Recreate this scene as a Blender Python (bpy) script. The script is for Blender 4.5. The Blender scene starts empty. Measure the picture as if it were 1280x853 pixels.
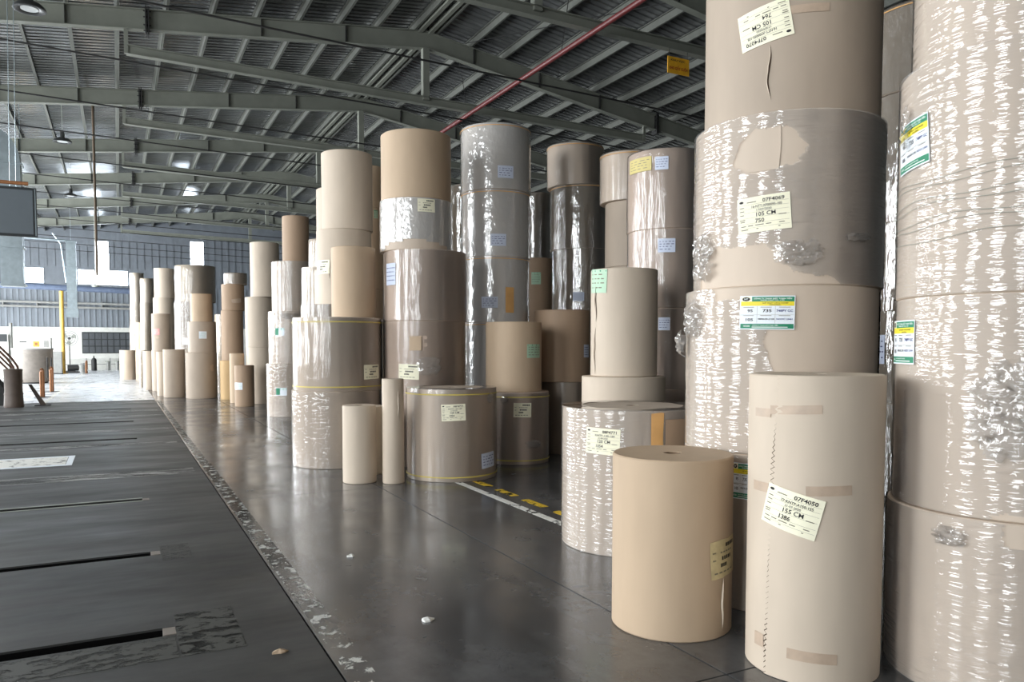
import bpy, math, random
from mathutils import Vector, noise

# ------------------------------------------------------------------ camera
scene = bpy.context.scene
PITCH = math.atan(.05)
YAW = math.atan(492 / 960 * math.cos(PITCH))
cam_d = bpy.data.cameras.new('camera')
cam_d.sensor_width = 36.0
cam_d.lens = 27.0
cam_d.shift_y = 54.5 / 1280
cam_d.clip_end = 300
cam = bpy.data.objects.new('camera', cam_d)
scene.collection.objects.link(cam)
cam.location = (0, 0, 1.72)
cam.rotation_euler = (math.pi / 2 - PITCH, 0, -YAW)
scene.camera = cam

# ------------------------------------------------------------------ daylight
world = bpy.data.worlds.new('sky')
scene.world = world
world.use_nodes = True
bg = world.node_tree.nodes['Background']
bg.inputs[0].default_value = (.93, .97, 1.0, 1)
bg.inputs[1].default_value = 17.0

# bays of the long side wall that stand open to the daylight: centre, width, sill, head
SIDE_BAYS = [(-7.0, 2.8, 1.2, 8.3), (-.4, 2.6, 1.2, 8.3), (6.0, 2.8, 1.2, 8.3), (13.4, 3.3, 1.2, 8.3),
             (20.0, 3.6, 1.2, 8.3), (27.0, 3.8, 1.2, 8.3), (34.0, 5.6, .0, 8.3), (41.0, 6.2, .0, 8.3),
             (48.0, 6.2, .0, 8.3), (55.0, 6.2, .0, 8.3)]
FAR_Y = 63.5
XL, XR, YB = -12.0, 28.0, -10.0


def portal(loc, rot, sx, sz):
    d = bpy.data.lights.new('daylight_portal', 'AREA')
    d.shape = 'RECTANGLE'
    d.size, d.size_y = sx, sz
    d.cycles.is_portal = True
    o = bpy.data.objects.new('daylight_portal', d)
    scene.collection.objects.link(o)
    o.location = loc
    o.rotation_euler = rot
    return o


for yc, w, z0, z1 in SIDE_BAYS:
    portal((XL - .1, yc, (z0 + z1) / 2), (math.pi / 2, 0, -math.pi / 2), w, z1 - z0)
vs = scene.view_settings
vs.view_transform = 'Standard'
vs.look = 'None'
vs.gamma = 1
vs.use_curve_mapping = False
vs.exposure = 0.08

# ------------------------------------------------------------------ materials
MATS = {}


def lin(c):
    return tuple((x / 12.92 if x <= .04045 else ((x + .055) / 1.055) ** 2.4) for x in [v / 255 for v in c])


def new_mat(name):
    m = bpy.data.materials.new(name)
    m.use_nodes = True
    nt = m.node_tree
    b = nt.nodes['Principled BSDF']
    MATS[name] = m
    return m, nt, b


def noise_node(nt, scale, stretch=(1, 1, 1), detail=4, coord='Object', rough=.55):
    tc = nt.nodes.new('ShaderNodeTexCoord')
    mp = nt.nodes.new('ShaderNodeMapping')
    mp.inputs['Scale'].default_value = stretch
    if coord == 'World':
        ge = nt.nodes.new('ShaderNodeNewGeometry')
        nt.links.new(ge.outputs['Position'], mp.inputs['Vector'])
    else:
        nt.links.new(tc.outputs[coord], mp.inputs['Vector'])
        oi = nt.nodes.new('ShaderNodeObjectInfo')
        ad = nt.nodes.new('ShaderNodeMath')
        ad.operation = 'MULTIPLY'
        ad.inputs[1].default_value = 37.0
        nt.links.new(oi.outputs['Random'], ad.inputs[0])
        nt.links.new(ad.outputs[0], mp.inputs['Location'])
    n = nt.nodes.new('ShaderNodeTexNoise')
    n.inputs['Scale'].default_value = scale
    n.inputs['Detail'].default_value = detail
    n.inputs['Roughness'].default_value = rough
    nt.links.new(mp.outputs[0], n.inputs['Vector'])
    return n


def ramp(nt, src, stops):
    r = nt.nodes.new('ShaderNodeValToRGB')
    e = r.color_ramp.elements
    while len(e) < len(stops):
        e.new(.5)
    for el, (p, c) in zip(e, stops):
        el.position = p
        el.color = (c, c, c, 1) if isinstance(c, (int, float)) else (*c, 1)
    nt.links.new(src, r.inputs[0])
    return r


def bump(nt, src, strength, dist=.01):
    b = nt.nodes.new('ShaderNodeBump')
    b.inputs['Strength'].default_value = strength
    b.inputs['Distance'].default_value = dist
    nt.links.new(src, b.inputs['Height'])
    return b


def simple(name, rgb, rough=.6, metal=0.0, spec=.5, var=.12, scale=6, stretch=(1, 1, 1), bmp=0.0, bscale=40):
    m, nt, b = new_mat(name)
    c = lin(rgb)
    n = noise_node(nt, scale, stretch)
    r = ramp(nt, n.outputs['Fac'], [(.3, tuple(x * (1 - var) for x in c)), (.7, tuple(min(1, x * (1 + var)) for x in c))])
    nt.links.new(r.outputs[0], b.inputs['Base Color'])
    b.inputs['Roughness'].default_value = rough
    b.inputs['Metallic'].default_value = metal
    b.inputs['Specular IOR Level'].default_value = spec
    if bmp:
        n2 = noise_node(nt, bscale, stretch)
        bp = bump(nt, n2.outputs['Fac'], bmp)
        nt.links.new(bp.outputs[0], b.inputs['Normal'])
    return m


# papers
PAPERS = {'kraft': (190, 167, 141), 'pale': (201, 186, 168), 'brown': (168, 143, 119), 'grey': (172, 157, 141),
          'taupe': (200, 184, 167), 'mauve': (188, 168, 152), 'ochre': (190, 158, 112), 'cream': (214, 200, 180)}
for k, c in PAPERS.items():
    m, nt, b = new_mat('paper_' + k)
    c = lin(c)
    n = noise_node(nt, 3, (1, 1, .35), 3)
    r = ramp(nt, n.outputs['Fac'], [(.25, tuple(x * .9 for x in c)), (.75, tuple(x * 1.07 for x in c))])
    nt.links.new(r.outputs[0], b.inputs['Base Color'])
    b.inputs['Roughness'].default_value = .62
    b.inputs['Specular IOR Level'].default_value = .35
    n2 = noise_node(nt, 5, (1, 1, .2), 3)
    bp = bump(nt, n2.outputs['Fac'], .25, .01)
    nt.links.new(bp.outputs[0], b.inputs['Normal'])
simple('core_board', (120, 98, 76), .8)
simple('roll_end', (186, 162, 134), .8)


def film(name, stretch, scale, strength, gain, add, rough, haze, tint=(1, 1, 1), detail=2):
    m, nt, b = new_mat(name)
    nt.nodes.remove(b)
    out = nt.nodes['Material Output']
    n = noise_node(nt, scale, stretch, detail, rough=.5)
    n2 = noise_node(nt, 2.2, (1, 1, 1), 2)
    bp = bump(nt, n.outputs['Fac'], strength, .02)
    bp2 = bump(nt, n2.outputs['Fac'], .25, .05)
    nt.links.new(bp2.outputs[0], bp.inputs['Normal'])
    g = nt.nodes.new('ShaderNodeBsdfGlossy')
    g.inputs['Roughness'].default_value = rough
    nt.links.new(bp.outputs[0], g.inputs['Normal'])
    t = nt.nodes.new('ShaderNodeBsdfTransparent')
    t.inputs[0].default_value = (*tint, 1)
    d = nt.nodes.new('ShaderNodeBsdfDiffuse')
    d.inputs[0].default_value = (.86, .845, .82, 1)
    nt.links.new(bp.outputs[0], d.inputs['Normal'])
    fr = nt.nodes.new('ShaderNodeFresnel')
    fr.inputs['IOR'].default_value = 1.48
    nt.links.new(bp.outputs[0], fr.inputs['Normal'])
    ma = nt.nodes.new('ShaderNodeMath')
    ma.operation = 'MULTIPLY_ADD'
    ma.use_clamp = True
    ma.inputs[1].default_value = gain
    ma.inputs[2].default_value = add
    nt.links.new(fr.outputs[0], ma.inputs[0])
    m1 = nt.nodes.new('ShaderNodeMixShader')
    m1.inputs[0].default_value = haze
    nt.links.new(t.outputs[0], m1.inputs[1])
    nt.links.new(d.outputs[0], m1.inputs[2])
    m2 = nt.nodes.new('ShaderNodeMixShader')
    nt.links.new(ma.outputs[0], m2.inputs[0])
    nt.links.new(m1.outputs[0], m2.inputs[1])
    nt.links.new(g.outputs[0], m2.inputs[2])
    nt.links.new(m2.outputs[0], out.inputs[0])
    return m


film('film_h', (.6, .6, 5), 9, .5, 1.35, .01, .05, .15)
film('film_v', (5, 5, .6), 5, .20, 1.4, .01, .13, .08)
film('film_s', (3, 3, .5), 3, .12, 1.15, .01, .20, .06)
film('film_m', (1.4, 1.4, 3), 7, .55, 1.6, .01, .08, .10)
film('film_foil', (2.5, 2.5, 2), 6, .40, 2.0, .08, .12, .48, (.95, .95, .94))
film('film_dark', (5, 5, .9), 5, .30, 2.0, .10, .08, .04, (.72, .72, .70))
film('film_crush', (1, 1, 1), 12, .35, 2.2, .03, .08, .12)

simple('label_cream', (242, 238, 212), .6, var=.04)
simple('label_old', (206, 190, 146), .7, var=.15, scale=14)
simple('label_white', (226, 232, 238), .5, var=.03)
simple('label_blue', (206, 214, 232), .5, var=.04)
simple('label_mint', (176, 208, 180), .6, var=.05)
simple('label_green', (20, 128, 92), .5, var=.05)
simple('label_teal', (120, 196, 172), .5, var=.05)
simple('label_yellow', (232, 214, 44), .5, var=.04)
simple('label_sand', (206, 190, 120), .5, var=.06)
simple('label_pink', (222, 150, 150), .6, var=.1)
simple('print_ink', (38, 36, 34), .7, var=.05)
simple('print_grey', (128, 122, 104), .7, var=.05)
simple('print_navy', (58, 66, 120), .7, var=.05)
simple('print_white', (232, 240, 236), .6, var=.02)
simple('tape_brown', (184, 163, 143), .35, var=.1, scale=12)
simple('tape_orange', (206, 158, 98), .35, var=.08)
simple('tape_yellow', (214, 196, 96), .4, var=.05)
simple('paper_dark_tear', (74, 58, 44), .9)  # dark brown standing for the shade in torn gaps

# floor
def concrete(name, lo, hi, rlo, rhi, streak=(1, 1, 1), spec=.5, bmp=.03):
    m, nt, b = new_mat(name)
    n = noise_node(nt, .55, streak, 6, 'World', .62)
    n2 = noise_node(nt, 5, streak, 6, 'World', .7)
    mx = nt.nodes.new('ShaderNodeMath')
    mx.operation = 'MULTIPLY_ADD'
    mx.inputs[1].default_value = .45
    nt.links.new(n2.outputs['Fac'], mx.inputs[0])
    nt.links.new(n.outputs['Fac'], mx.inputs[2])
    r = ramp(nt, mx.outputs[0], [(.5, lo), (.95, hi)])
    nt.links.new(r.outputs[0], b.inputs['Base Color'])
    n3 = noise_node(nt, 1.3, streak, 5, 'World', .6)
    rr = ramp(nt, n3.outputs['Fac'], [(.3, rlo), (.7, rhi)])
    nt.links.new(rr.outputs[0], b.inputs['Roughness'])
    b.inputs['Specular IOR Level'].default_value = spec
    n4 = noise_node(nt, 3, (1, 1, 1), 3, 'World')
    bp = bump(nt, n4.outputs['Fac'], bmp, .02)
    nt.links.new(bp.outputs[0], b.inputs['Normal'])
    return m


concrete('floor_polished', (.04, .041, .042), (.14, .142, .145), .11, .30, (1, .7, 1), .85)
concrete('floor_dark', (.022, .022, .021), (.08, .08, .077), .34, .6, (.45, 1.6, 1), .4, .08)
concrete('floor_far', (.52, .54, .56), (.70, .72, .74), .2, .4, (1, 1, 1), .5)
simple('floor_bed', (26, 26, 26), .9)
simple('trench_black', (10, 10, 10), .95, spec=.1)  # shade inside the trenches, put into the colour


def paint(name, rgb, thr, scale, stretch=(1, 1, 1)):
    m, nt, b = new_mat(name)
    out = nt.nodes['Material Output']
    b.inputs['Base Color'].default_value = (*lin(rgb), 1)
    b.inputs['Roughness'].default_value = .6
    n = noise_node(nt, scale, stretch, 6, 'World', .7)
    r = ramp(nt, n.outputs['Fac'], [(thr - .02, 0.0), (thr + .02, 1.0)])
    t = nt.nodes.new('ShaderNodeBsdfTransparent')
    mx = nt.nodes.new('ShaderNodeMixShader')
    nt.links.new(r.outputs[0], mx.inputs[0])
    nt.links.new(t.outputs[0], mx.inputs[1])
    nt.links.new(b.outputs[0], mx.inputs[2])
    nt.links.new(mx.outputs[0], out.inputs[0])
    return m


paint('paint_white_worn', (206, 206, 200), .56, 9)
paint('paint_white_line', (220, 220, 214), .42, 7)
paint('paint_grey_patch', (70, 70, 66), .47, 7, (1, 2, 1))
paint('paint_yellow_line', (216, 180, 40), .47, 6)
paint('paint_white_faint', (176, 176, 172), .53, 4, (.35, 3.5, 1))

# steel and cladding
simple('roof_sheet', (132, 134, 134), .2, .6, .5, .25, 1.2, (1, 3, 1))
simple('steel_sage', (122, 125, 116), .5, .0, .5, .10, 2)
simple('steel_pale', (152, 156, 146), .5, .0, .5, .08, 2)
simple('steel_purlin', (98, 100, 94), .55)
simple('steel_black', (34, 34, 34), .6)
simple('clad_blue', (128, 135, 142), .5, .2, .5, .08, 2)
simple('clad_dark', (114, 120, 127), .5, .1, .5, .1, 2)
simple('wall_white', (212, 212, 206), .8, var=.06)
simple('wall_grey', (120, 120, 116), .8, var=.1)
simple('galvanised', (166, 178, 184), .32, .8, .5, .12, 5)
simple('pipe_blue', (90, 102, 124), .45)
simple('pipe_red', (98, 38, 38), .45)
simple('paint_yellow', (204, 164, 74), .5)
simple('paint_orange', (150, 100, 62), .5)
simple('paint_sign', (216, 160, 30), .6)
simple('print_red', (150, 30, 24), .6, var=.05)
simple('screen_grey', (98, 106, 112), .35, var=.03)
simple('frame_dark', (40, 44, 46), .4)
simple('machine_white', (226, 226, 220), .4, var=.04)
simple('machine_grey', (150, 150, 146), .5)
simple('drum_grey', (136, 128, 120), .5)
simple('drum_dark', (84, 72, 64), .55)
simple('rail_brown', (92, 64, 52), .4)
simple('lamp_shell', (60, 62, 62), .4, .3)
simple('lamp_lens', (210, 214, 214), .3)
simple('rust', (96, 82, 66), .7)
simple('louvre', (70, 74, 78), .5)
simple('litter_white', (230, 230, 226), .8)

m, nt, b = new_mat('daylight_pane')
nt.nodes.remove(b)
tr = nt.nodes.new('ShaderNodeBsdfTransparent')
tr.inputs[0].default_value = (.9, .95, 1, 1)
gl = nt.nodes.new('ShaderNodeBsdfTranslucent')
mx = nt.nodes.new('ShaderNodeMixShader')
mx.inputs[0].default_value = .3
nt.links.new(tr.outputs[0], mx.inputs[1])
nt.links.new(gl.outputs[0], mx.inputs[2])
nt.links.new(mx.outputs[0], nt.nodes['Material Output'].inputs[0])

# ------------------------------------------------------------------ mesh helpers
COL = scene.collection
rng = random.Random(7)


class G:
    def __init__(self):
        self.v, self.f = [], []

    def quad(self, a, b, c, d):
        n = len(self.v)
        self.v += [a, b, c, d]
        self.f.append((n, n + 1, n + 2, n + 3))
        return self

    def box(self, c, s, rz=0, taper=1):
        n = len(self.v)
        ca, sa = math.cos(rz), math.sin(rz)
        for dz in (-.5, .5):
            k = taper if dz > 0 else 1
            for dx, dy in ((-.5, -.5), (.5, -.5), (.5, .5), (-.5, .5)):
                x, y = dx * s[0] * k, dy * s[1] * k
                self.v.append((c[0] + x * ca - y * sa, c[1] + x * sa + y * ca, c[2] + dz * s[2]))
        self.f += [tuple(n + i for i in q) for q in
                   ((3, 2, 1, 0), (4, 5, 6, 7), (0, 1, 5, 4), (1, 2, 6, 5), (2, 3, 7, 6), (3, 0, 4, 7))]
        return self

    def span(self, x0, x1, y0, y1, z0, z1):
        return self.box(((x0 + x1) / 2, (y0 + y1) / 2, (z0 + z1) / 2), (x1 - x0, y1 - y0, z1 - z0))

    def prism(self, poly, a, b):
        """poly of (x, z) pairs swept from y=a to y=b"""
        n, k = len(self.v), len(poly)
        self.v += [(x, a, z) for x, z in poly] + [(x, b, z) for x, z in poly]
        self.f.append(tuple(n + i for i in range(k)))
        self.f.append(tuple(n + k + i for i in reversed(range(k))))
        for i in range(k):
            j = (i + 1) % k
            self.f.append((n + j, n + i, n + k + i, n + k + j))
        return self

    def tube(self, pts, r, n=10, caps=True):
        pts = [Vector(p) for p in pts]
        base = len(self.v)
        up = Vector((0, 0, 1))
        for i, p in enumerate(pts):
            t = (pts[min(i + 1, len(pts) - 1)] - pts[max(i - 1, 0)]).normalized()
            u = up if abs(t.dot(up)) < .95 else Vector((1, 0, 0))
            s = t.cross(u).normalized()
            w = s.cross(t)
            rr = r[i] if isinstance(r, (list, tuple)) else r
            for k in range(n):
                a = 2 * math.pi * k / n
                self.v.append(tuple(p + s * math.cos(a) * rr + w * math.sin(a) * rr))
        for i in range(len(pts) - 1):
            for k in range(n):
                k2 = (k + 1) % n
                self.f.append((base + i * n + k, base + i * n + k2, base + (i + 1) * n + k2, base + (i + 1) * n + k))
        if caps:
            self.f.append(tuple(base + k for k in reversed(range(n))))
            e = base + (len(pts) - 1) * n
            self.f.append(tuple(e + k for k in range(n)))
        return self

    def lathe(self, prof, n=40, c=(0, 0, 0), closed=True, wob=None):
        base, k = len(self.v), len(prof)
        for i in range(n):
            a = 2 * math.pi * i / n
            for j, (r, z) in enumerate(prof):
                rr = r + (wob(a, z, j) if wob else 0)
                self.v.append((c[0] + rr * math.cos(a), c[1] + rr * math.sin(a), c[2] + z))
        for i in range(n):
            i2 = (i + 1) % n
            for j in range(k if closed else k - 1):
                j2 = (j + 1) % k
                self.f.append((base + i * k + j, base + i2 * k + j, base + i2 * k + j2, base + i * k + j2))
        return self

    def obj(self, name, mat, parent=None, smooth=False, kind=None):
        me = bpy.data.meshes.new(name)
        me.from_pydata(self.v, [], self.f)
        me.materials.append(MATS[mat])
        if smooth:
            me.polygons.foreach_set('use_smooth', [True] * len(me.polygons))
            me.set_sharp_from_angle(angle=math.radians(38))
        me.update()
        o = bpy.data.objects.new(name, me)
        COL.objects.link(o)
        if parent:
            o.parent = parent
        if kind:
            o['kind'] = kind
        return o


def empty(name, loc=(0, 0, 0), rz=0):
    o = bpy.data.objects.new(name, None)
    o.empty_display_size = .2
    COL.objects.link(o)
    o.location = loc
    o.rotation_euler[2] = rz
    return o


def tag(o, label, cat, group=None):
    o['label'] = label
    o['category'] = cat
    if group:
        o['group'] = group
    return o


def copy_tree(o, parent=None):
    c = o.copy()
    COL.objects.link(c)
    c.parent = parent
    for ch in list(o.children):
        copy_tree(ch, c)
    return c


# ------------------------------------------------------------------ floor
floor = G().span(XL, XR, YB, FAR_Y, -.5, -.2).obj('floor', 'floor_bed', kind='structure')
GAP = .006
YE = [-10, -3, 3, 9, 15, 21, 27.2, 34, 41, 48, 56, FAR_Y]
XE = [1.0, 2.8, 8.3, 13.8, 19.3, XR]


def slab(x0, x1, y0, y1, mat):
    return G().span(x0 + GAP, x1 - GAP, y0 + GAP, y1 - GAP, -.2, 0).obj('floor_slab', mat, floor)


for i in range(len(YE) - 1):
    for j in range(len(XE) - 1):
        slab(XE[j], XE[j + 1], YE[i], YE[i + 1], 'floor_polished')
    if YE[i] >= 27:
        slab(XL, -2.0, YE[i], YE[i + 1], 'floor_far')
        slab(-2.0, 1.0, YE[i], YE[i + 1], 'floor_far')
SLOTS = [(2.6, .15), (5.0, .15), (6.97, .14), (9.5, .13), (15.9, .2), (19.6, .22), (23.5, .2)]
g = G()
y0 = YB
for yc, w in SLOTS + [(27.2, 0)]:
    g.span(XL, .27, y0, yc - w / 2, -.2, 0)
    y0 = yc + w / 2
g.span(.27, 1.0 - GAP, YB, 27.2 - GAP, -.2, 0)
g.obj('trench_slab', 'floor_dark', floor)
for yc, w in SLOTS:  # added lining and bed, coloured black for the shade in the slots
    for s in (-1, 1):
        G().span(XL, .268, yc + s * (w / 2 - .006) - .005, yc + s * (w / 2 - .006) + .005, -.19, -.012).obj('trench_lining', 'trench_black', floor)
    G().span(XL, .268, yc - w / 2 + .012, yc + w / 2 - .012, -.198, -.17).obj('trench_bed', 'trench_black', floor)
# pale steel lips along one service trench, block at each trench end
for s in (-1, 1):
    G().span(-11.8, .2, 9.5 + s * .085 - .018, 9.5 + s * .085 + .018, 0, .004).obj('trench_lip', 'steel_pale', floor)
for yc, w in SLOTS[1:4]:
    G().span(.2, .27, yc - w / 2 + .012, yc + w / 2 - .012, -.16, .002).obj('trench_end_block', 'drum_grey', floor)
# worn patch of newer concrete round the end of a trench
for (xa, xb, ya, yb) in ((.275, .62, 4.55, 5.3), (-2.2, .26, 4.55, 4.9), (.275, .5, 6.7, 7.2)):
    G().span(xa, xb, ya, yb, .0, .0014).obj('concrete_patch', 'paint_grey_patch', floor)
# painted lines
G().span(1.03, 1.17, 2.6, 12, .0, .0015).obj('painted_line', 'paint_white_worn', floor)
G().span(1.03, 1.15, 12, 27, .0, .0015).obj('painted_line', 'paint_white_worn', floor)
G().span(3.74, 3.83, 5.0, 9.6, .0, .0015).obj('painted_line', 'paint_white_line', floor)
for k in range(7):
    G().span(3.97, 4.07, 5.05 + k * .68, 5.5 + k * .68, .0, .0015).obj('painted_dash', 'paint_yellow_line', floor)
G().span(-2.1, -1.98, 27.3, 60, .0, .0015).obj('painted_line', 'paint_white_line', floor)
for yy, ww in ((25.9, .5), (22.6, .35), (21.0, .3), (17.4, .4), (14.9, .25), (11.2, .5)):
    G().span(-7, .9, yy, yy + ww, .0, .0015).obj('chalk_smear', 'paint_white_faint', floor)
# white framed cover in the floor
for (xa, xb, ya, yb) in ((-6.0, -.64, 13.72, 13.8), (-6.0, -.64, 12.72, 12.82), (-.72, -.64, 12.82, 13.72), (-1.95, -1.85, 12.82, 13.72)):
    G().span(xa, xb, ya, yb, .0, .006).obj('cover_frame', 'label_white', floor)
G().span(-1.84, -.73, 12.84, 13.7, .0, .004).obj('cover_plate', 'paint_white_line', floor)

# ------------------------------------------------------------------ roof
RX, RZ, SLL, SLR = 8.5, 11.0, .112, .155     # ridge, rafter centre line, slopes


def rz(x):
    return RZ - (SLL * (RX - x) if x < RX else SLR * (x - RX))


ceiling = empty('ceiling')
ceiling['kind'] = 'structure'
FRAMES = [1.4 + 7 * k for k in range(9)]      # 1.4 .. 57.4
EDGES = [YB] + FRAMES + [FAR_Y]
for i in range(len(EDGES) - 1):
    ya, yb = EDGES[i], EDGES[i + 1]
    for x0, x1 in ((XL - .3, RX), (RX, XR + .3)):
        n = max(1, int(round((yb - ya) / .24)))
        p = (yb - ya) / n
        prof = []
        for k in range(n):
            y = ya + k * p
            prof += [(y, 0), (y + p * .62, 0), (y + p * .72, .03), (y + p * .90, .03)]
        prof.append((yb, 0))
        g = G()
        for y, dz in prof:
            g.v.append((x0, y, rz(x0) + .5 + dz))
            g.v.append((x1, y, rz(x1) + .5 + dz))
        for k in range(len(prof) - 1):
            g.f.append((2 * k, 2 * k + 2, 2 * k + 3, 2 * k + 1))
        # a second skin gives the sheet its thickness
        m0 = len(g.v)
        for y, dz in prof:
            g.v.append((x0, y, rz(x0) + .503 + dz))
            g.v.append((x1, y, rz(x1) + .503 + dz))
        for k in range(len(prof) - 1):
            g.f.append((m0 + 2 * k, m0 + 2 * k + 1, m0 + 2 * k + 3, m0 + 2 * k + 2))
        g.obj('roof_sheet', 'roof_sheet', ceiling)
PSTEP = 1.14
px = []
x = RX - .35
while x > XL:
    px.append((x, -1))
    x -= PSTEP
x = RX + .35
while x < XR:
    px.append((x, 1))
    x += PSTEP
for x, s in px:
    z = rz(x) + .27
    g = G()
    g.prism([(x - .008, z), (x + .008, z), (x + .008, z + .2), (x - .008, z + .2)], YB, FAR_Y)
    g.prism([(x, z), (x + .05, z), (x + .05, z + .012), (x, z + .012)], YB, FAR_Y)
    g.prism([(x - .07, z + .19), (x, z + .19), (x, z + .205), (x - .07, z + .205)], YB, FAR_Y)
    g.obj('purlin', 'steel_purlin', ceiling)


def ibeam(p0, p1, depth, width, tf=.02, tw=.014):
    """I section between two points at the same y, web upright"""
    g = G()
    (x0, y, z0), (x1, _, z1) = p0, p1
    for dz, h, w in ((depth / 2 - tf / 2, tf, width), (-depth / 2 + tf / 2, tf, width), (0, depth - 2 * tf, tw)):
        n = len(g.v)
        for xx, zz in ((x0, z0), (x1, z1)):
            for sy, sz in ((-1, -1), (1, -1), (1, 1), (-1, 1)):
                g.v.append((xx, y + sy * w / 2, zz + dz + sz * h / 2))
        g.f += [tuple(n + i for i in q) for q in ((0, 1, 2, 3), (7, 6, 5, 4), (0, 4, 5, 1), (1, 5, 6, 2), (2, 6, 7, 3), (3, 7, 4, 0))]
    return g


for fy in FRAMES:
    for x0, x1 in ((XL, RX), (RX, XR)):
        r = ibeam((x0, fy, rz(x0)), (x1, fy, rz(x1)), .52, .22).obj('rafter', 'steel_sage', ceiling)
        xs = (.85,) if x0 < RX - 1 else (17.2,)
        for xx in xs:
            g = G()
            for d in (-.03, .03):
                g.box((xx + d, fy, rz(xx) - .04), (.035, .3, .72))
            for dz in (-.3, -.15, .05, .2):
                g.tube([(xx - .09, fy - .1, rz(xx) + dz), (xx + .09, fy - .1, rz(xx) + dz)], .018, 6)
            g.obj('splice_plate', 'steel_black', r)
        xx = x0 + 1.6
        while xx < x1 - .5:
            if abs(xx - xs[0]) > .5:
                G().box((xx, fy, rz(xx)), (.014, .2, .48)).obj('stiffener', 'steel_black', r)
            xx += 2.35
    ibeam((.35, fy, 9.32), (16.7, fy, 9.05), .24, .2).obj('tie_beam', 'steel_sage', ceiling)
    G().box((RX, fy, (rz(RX) + 9.15) / 2 - .1), (.2, .2, rz(RX) - 9.15 - .3)).obj('king_post', 'steel_sage', ceiling)
    for xx, zt in ((.35, 9.32), (16.7, 9.05)):
        G().span(xx - .05, xx + .05, fy - .04, fy + .04, zt - .1, rz(xx) - .25).obj('hanger', 'steel_sage', ceiling)
for fy in FRAMES[:-1]:
    for k in range(5):
        x0 = RX + 1.2 + 3.3 * k
        g = G().tube([(x0, fy + .3, rz(x0) + .2), (x0 + 3.3, fy + 6.7, rz(x0 + 3.3) + .2)], .012, 5)
        g.tube([(x0 + 3.3, fy + .3, rz(x0 + 3.3) + .2), (x0, fy + 6.7, rz(x0) + .2)], .012, 5)
        if k in (0, 3):
            g.obj('cross_brace', 'steel_black', ceiling)
# fat ridge strut along the building
for s in (-1, 1):
    G().span(RX + s * .16 - .06, RX + s * .16 + .06, YB, FAR_Y, rz(RX) + .2, rz(RX) + .36).obj('ridge_strut', 'steel_sage', ceiling)

# ------------------------------------------------------------------ walls


def wall_with_openings(name, axis, pos, a0, a1, ztop, holes, mat, th=.2):
    """wall along x ('x') or y ('y') with rectangular holes (a0,a1,z0,z1), top height given by a function"""
    g = G()
    cuts = sorted({a0, a1, *[h[0] for h in holes], *[h[1] for h in holes]})
    for i in range(len(cuts) - 1):
        s, e = cuts[i], cuts[i + 1]
        m = (s + e) / 2
        hs = sorted([h for h in holes if h[0] < m < h[1]], key=lambda h: h[2])
        z = 0
        spans = []
        for h in hs:
            if h[2] > z + .001:
                spans.append((z, h[2], h[2]))
            z = h[3]
        spans.append((z, ztop(s), ztop(e)))
        for zb, t0, t1 in spans:
            n = len(g.v)
            if axis == 'x':
                for yy in (pos, pos + th):
                    g.v += [(s, yy, zb), (e, yy, zb), (e, yy, t1), (s, yy, t0)]
            else:
                for xx in (pos, pos - th):
                    g.v += [(xx, s, zb), (xx, e, zb), (xx, e, t1), (xx, s, t0)]
            g.f += [tuple(n + i for i in q) for q in ((0, 1, 2, 3), (7, 6, 5, 4), (0, 4, 5, 1), (1, 5, 6, 2), (2, 6, 7, 3), (3, 7, 4, 0))]
    return g.obj(name, mat, kind='structure')


wl = wall_with_openings('wall_left', 'y', XL, YB, FAR_Y, lambda s: rz(XL) + .5,
                        [(c - w / 2, c + w / 2, a, b) for c, w, a, b in SIDE_BAYS], 'wall_grey')
wall_with_openings('wall_right', 'y', XR + .2, YB, FAR_Y, lambda s: rz(XR) + .5, [], 'wall_grey')
wall_with_openings('wall_back', 'x', YB - .2, XL, RX, lambda s: rz(s) + .5, [], 'wall_grey')
wall_with_openings('wall_back', 'x', YB - .2, RX, XR, lambda s: rz(s) + .5, [], 'wall_grey')

# far wall: masonry below, profiled sheet above, daylight bands
FARW = [(-12.0, -7.3, 6.15, 7.3), (-6.2, -4.55, 6.15, 7.25), (-2.5, -1.4, 6.15, 7.25), (-1.4, -.45, 6.15, 9.35), (-.45, .75, 6.15, 7.25), (5.0, 6.0, 6.9, 9.7)]
wf = wall_with_openings('wall_far', 'x', FAR_Y, XL, RX, lambda s: rz(s) + .5, FARW, 'clad_dark')
wall_with_openings('wall_far', 'x', FAR_Y, RX, XR, lambda s: rz(s) + .5, [], 'clad_dark')
wins = [(-12.0, -7.3, 6.15, 7.3), (-6.2, -4.55, 6.15, 7.25), (-2.5, -1.4, 6.15, 7.25), (-1.4, -.45, 6.15, 9.35), (-.45, .75, 6.15, 7.25), (5.0, 6.0, 6.9, 9.7)]
for i, (xa, xb, za, zb) in enumerate(wins):
    o = G().span(xa, xb, FAR_Y + .08, FAR_Y + .1, za, zb).obj('window_%d' % (i + 1), 'daylight_pane', kind='structure')
    g = G()
    for s in (xa, xb):
        g.span(s - .03, s + .03, FAR_Y - .03, FAR_Y + .06, za, zb)
    for s in (za, zb):
        g.span(xa, xb, FAR_Y - .03, FAR_Y + .06, s - .03, s + .03)
    g.obj('window_frame', 'clad_dark', o)


def ribs(x0, x1, z0, z1, mat, step=.28):
    n = int((x1 - x0) / step)
    for k in range(n):
        G().span(x0 + k * step + .02, x0 + k * step + .16, FAR_Y - .045, FAR_Y - .002, z0, z1).obj('cladding_rib', mat, wf)


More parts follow.
